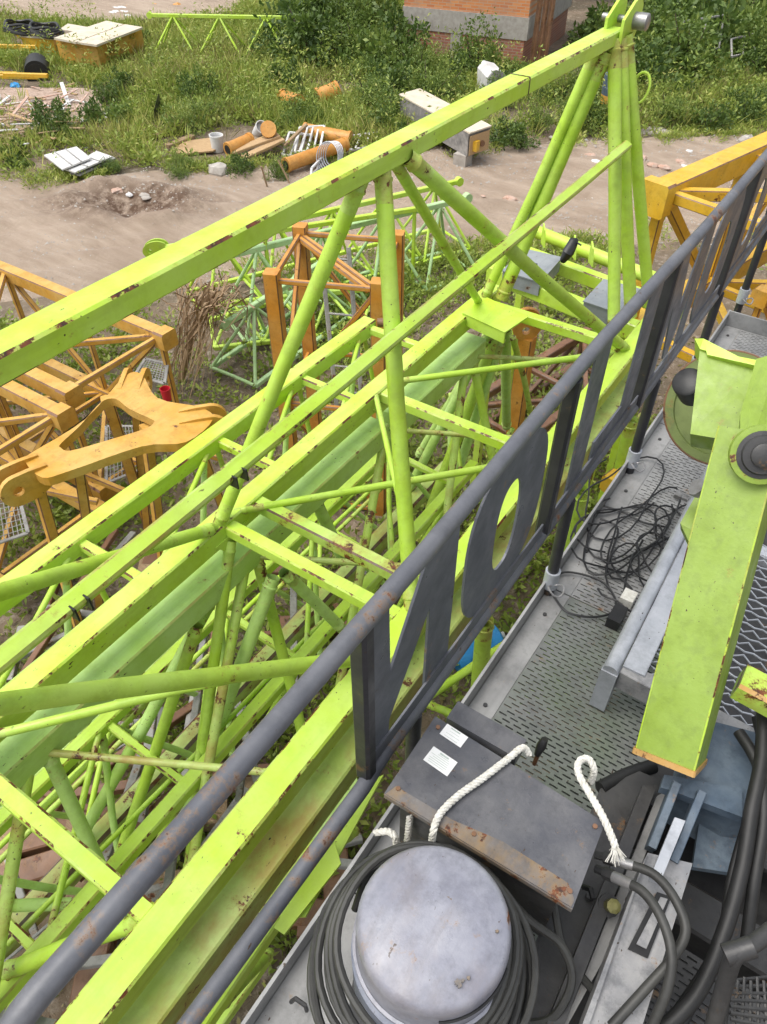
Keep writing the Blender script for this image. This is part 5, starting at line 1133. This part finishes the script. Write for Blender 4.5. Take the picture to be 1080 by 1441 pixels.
for s_ in range(7):
    (V, Fq, t_), st = shrub_mesh(100+s_); root = thing('shrub', 'x', 'shrub')
    fo = fast_mesh('foliage', V, Fq, t_, 'bush', root); sm = st.build('stem', 'bark', root); SH.append([fo.data, sm.data]); 
    for o_ in (fo, sm, root): bpy.data.objects.remove(o_)
def shrub(p, s_, sz, label, group, k, name='shrub', cat='shrub'):
    root = thing(name, label, cat, p, group); root.scale = (s_, s_, sz); root.rotation_euler = (0, 0, random.uniform(0, 6.28))
    for nm, me in zip(('foliage', 'stem'), SH[k % 7]):
        o_ = bpy.data.objects.new(nm, me); COL.objects.link(o_); o_.parent = root
rs = random.Random(11)
ZONES = [
 ('dark leafy shrub in the thicket at the plain corner of the brick house', 'shrubs left of the house', [(rs.uniform(425, 552), rs.uniform(40, 105)) for _ in range(18)], (.8, 1.5)),
 ('bright shrub crowding the foot of the brick house', 'shrubs at the house foot', [(590, 118), (612, 112), (640, 118), (665, 112), (735, 100), (752, 92), (762, 98), (778, 96), (795, 94), (812, 92), (770, 84), (560, 130), (545, 110), (720, 128)], (.55, .95)),
 ('shrub growing behind the long dirty cabinet', 'shrubs round the cabinet', [(600, 150), (620, 143), (722, 205), (560, 180), (580, 200), (705, 150), (535, 190), (520, 160)], (.45, .8)),
 ('dense shrub beside the rusty corrugated sheets', 'shrubs by the rusty sheets', [(rs.uniform(770, 870), rs.uniform(35, 100)) for _ in range(12)], (.8, 1.4)),
 ('dense creeper covered shrub round the grey steel frames', 'shrubs round the grey frames', [(rs.uniform(905, 1090), rs.uniform(50, 130)) for _ in range(20)], (.8, 1.5)),
 ('low shrub on the verge beyond the yellow mast', 'low shrubs by the verge', [(rs.uniform(740, 1080), rs.uniform(130, 185)) for _ in range(16)], (.35, .65)),
 ('tall weed shrub standing in the open grass', 'shrubs in the open grass', [(rs.uniform(150, 520), rs.uniform(60, 190)) for _ in range(22)]+[(60, 200), (75, 190), (85, 198), (15, 225), (510, 110), (530, 140)], (.3, .6)),
 ('small shrub on the near verge of the dirt road', 'shrubs by the near verge', [(250, 250), (255, 238), (340, 245), (390, 250), (30, 240), (160, 243)], (.25, .42)),
]
kk = 0
for lab, grp, pts, (a_, b_) in ZONES:
    for p in pts:
        g_ = pg(*p); g_.z = 0
        if not bool(not_house(np.array([g_.x]), np.array([g_.y]))[0]): continue
        s_ = rs.uniform(a_, b_); shrub(g_, s_, s_*rs.uniform(.85, 1.35), lab, grp, kk); kk += 1
# taller trees closing the far edge of the yard
for k in range(16):
    x = -24+k*2.1+rs.uniform(-.5, .5); y = 31+.35*k+rs.uniform(-1, 1.5)
    t = thing('tree', 'tall leafy tree closing the far edge of the yard', 'tree', (x, y, 0), 'trees at the far edge')
    h_ = rs.uniform(3.5, 5.5); MB().tube([Vector((x, y, -.1)), Vector((x+.1, y, h_*.4)), Vector((x+.2, y+.1, h_*.8))], [.14, .10, .05], 8).build('trunk', 'bark', t)
    for j in range(4):
        o_ = bpy.data.objects.new('crown', SH[(k+j) % 7][0]); COL.objects.link(o_); o_.parent = t; s_ = rs.uniform(1.1, 1.8); o_.scale = (s_, s_, s_); o_.location = (rs.uniform(-.9, .9), rs.uniform(-.9, .9), h_*(.25+.18*j)); o_.rotation_euler = (0, 0, rs.uniform(0, 6))
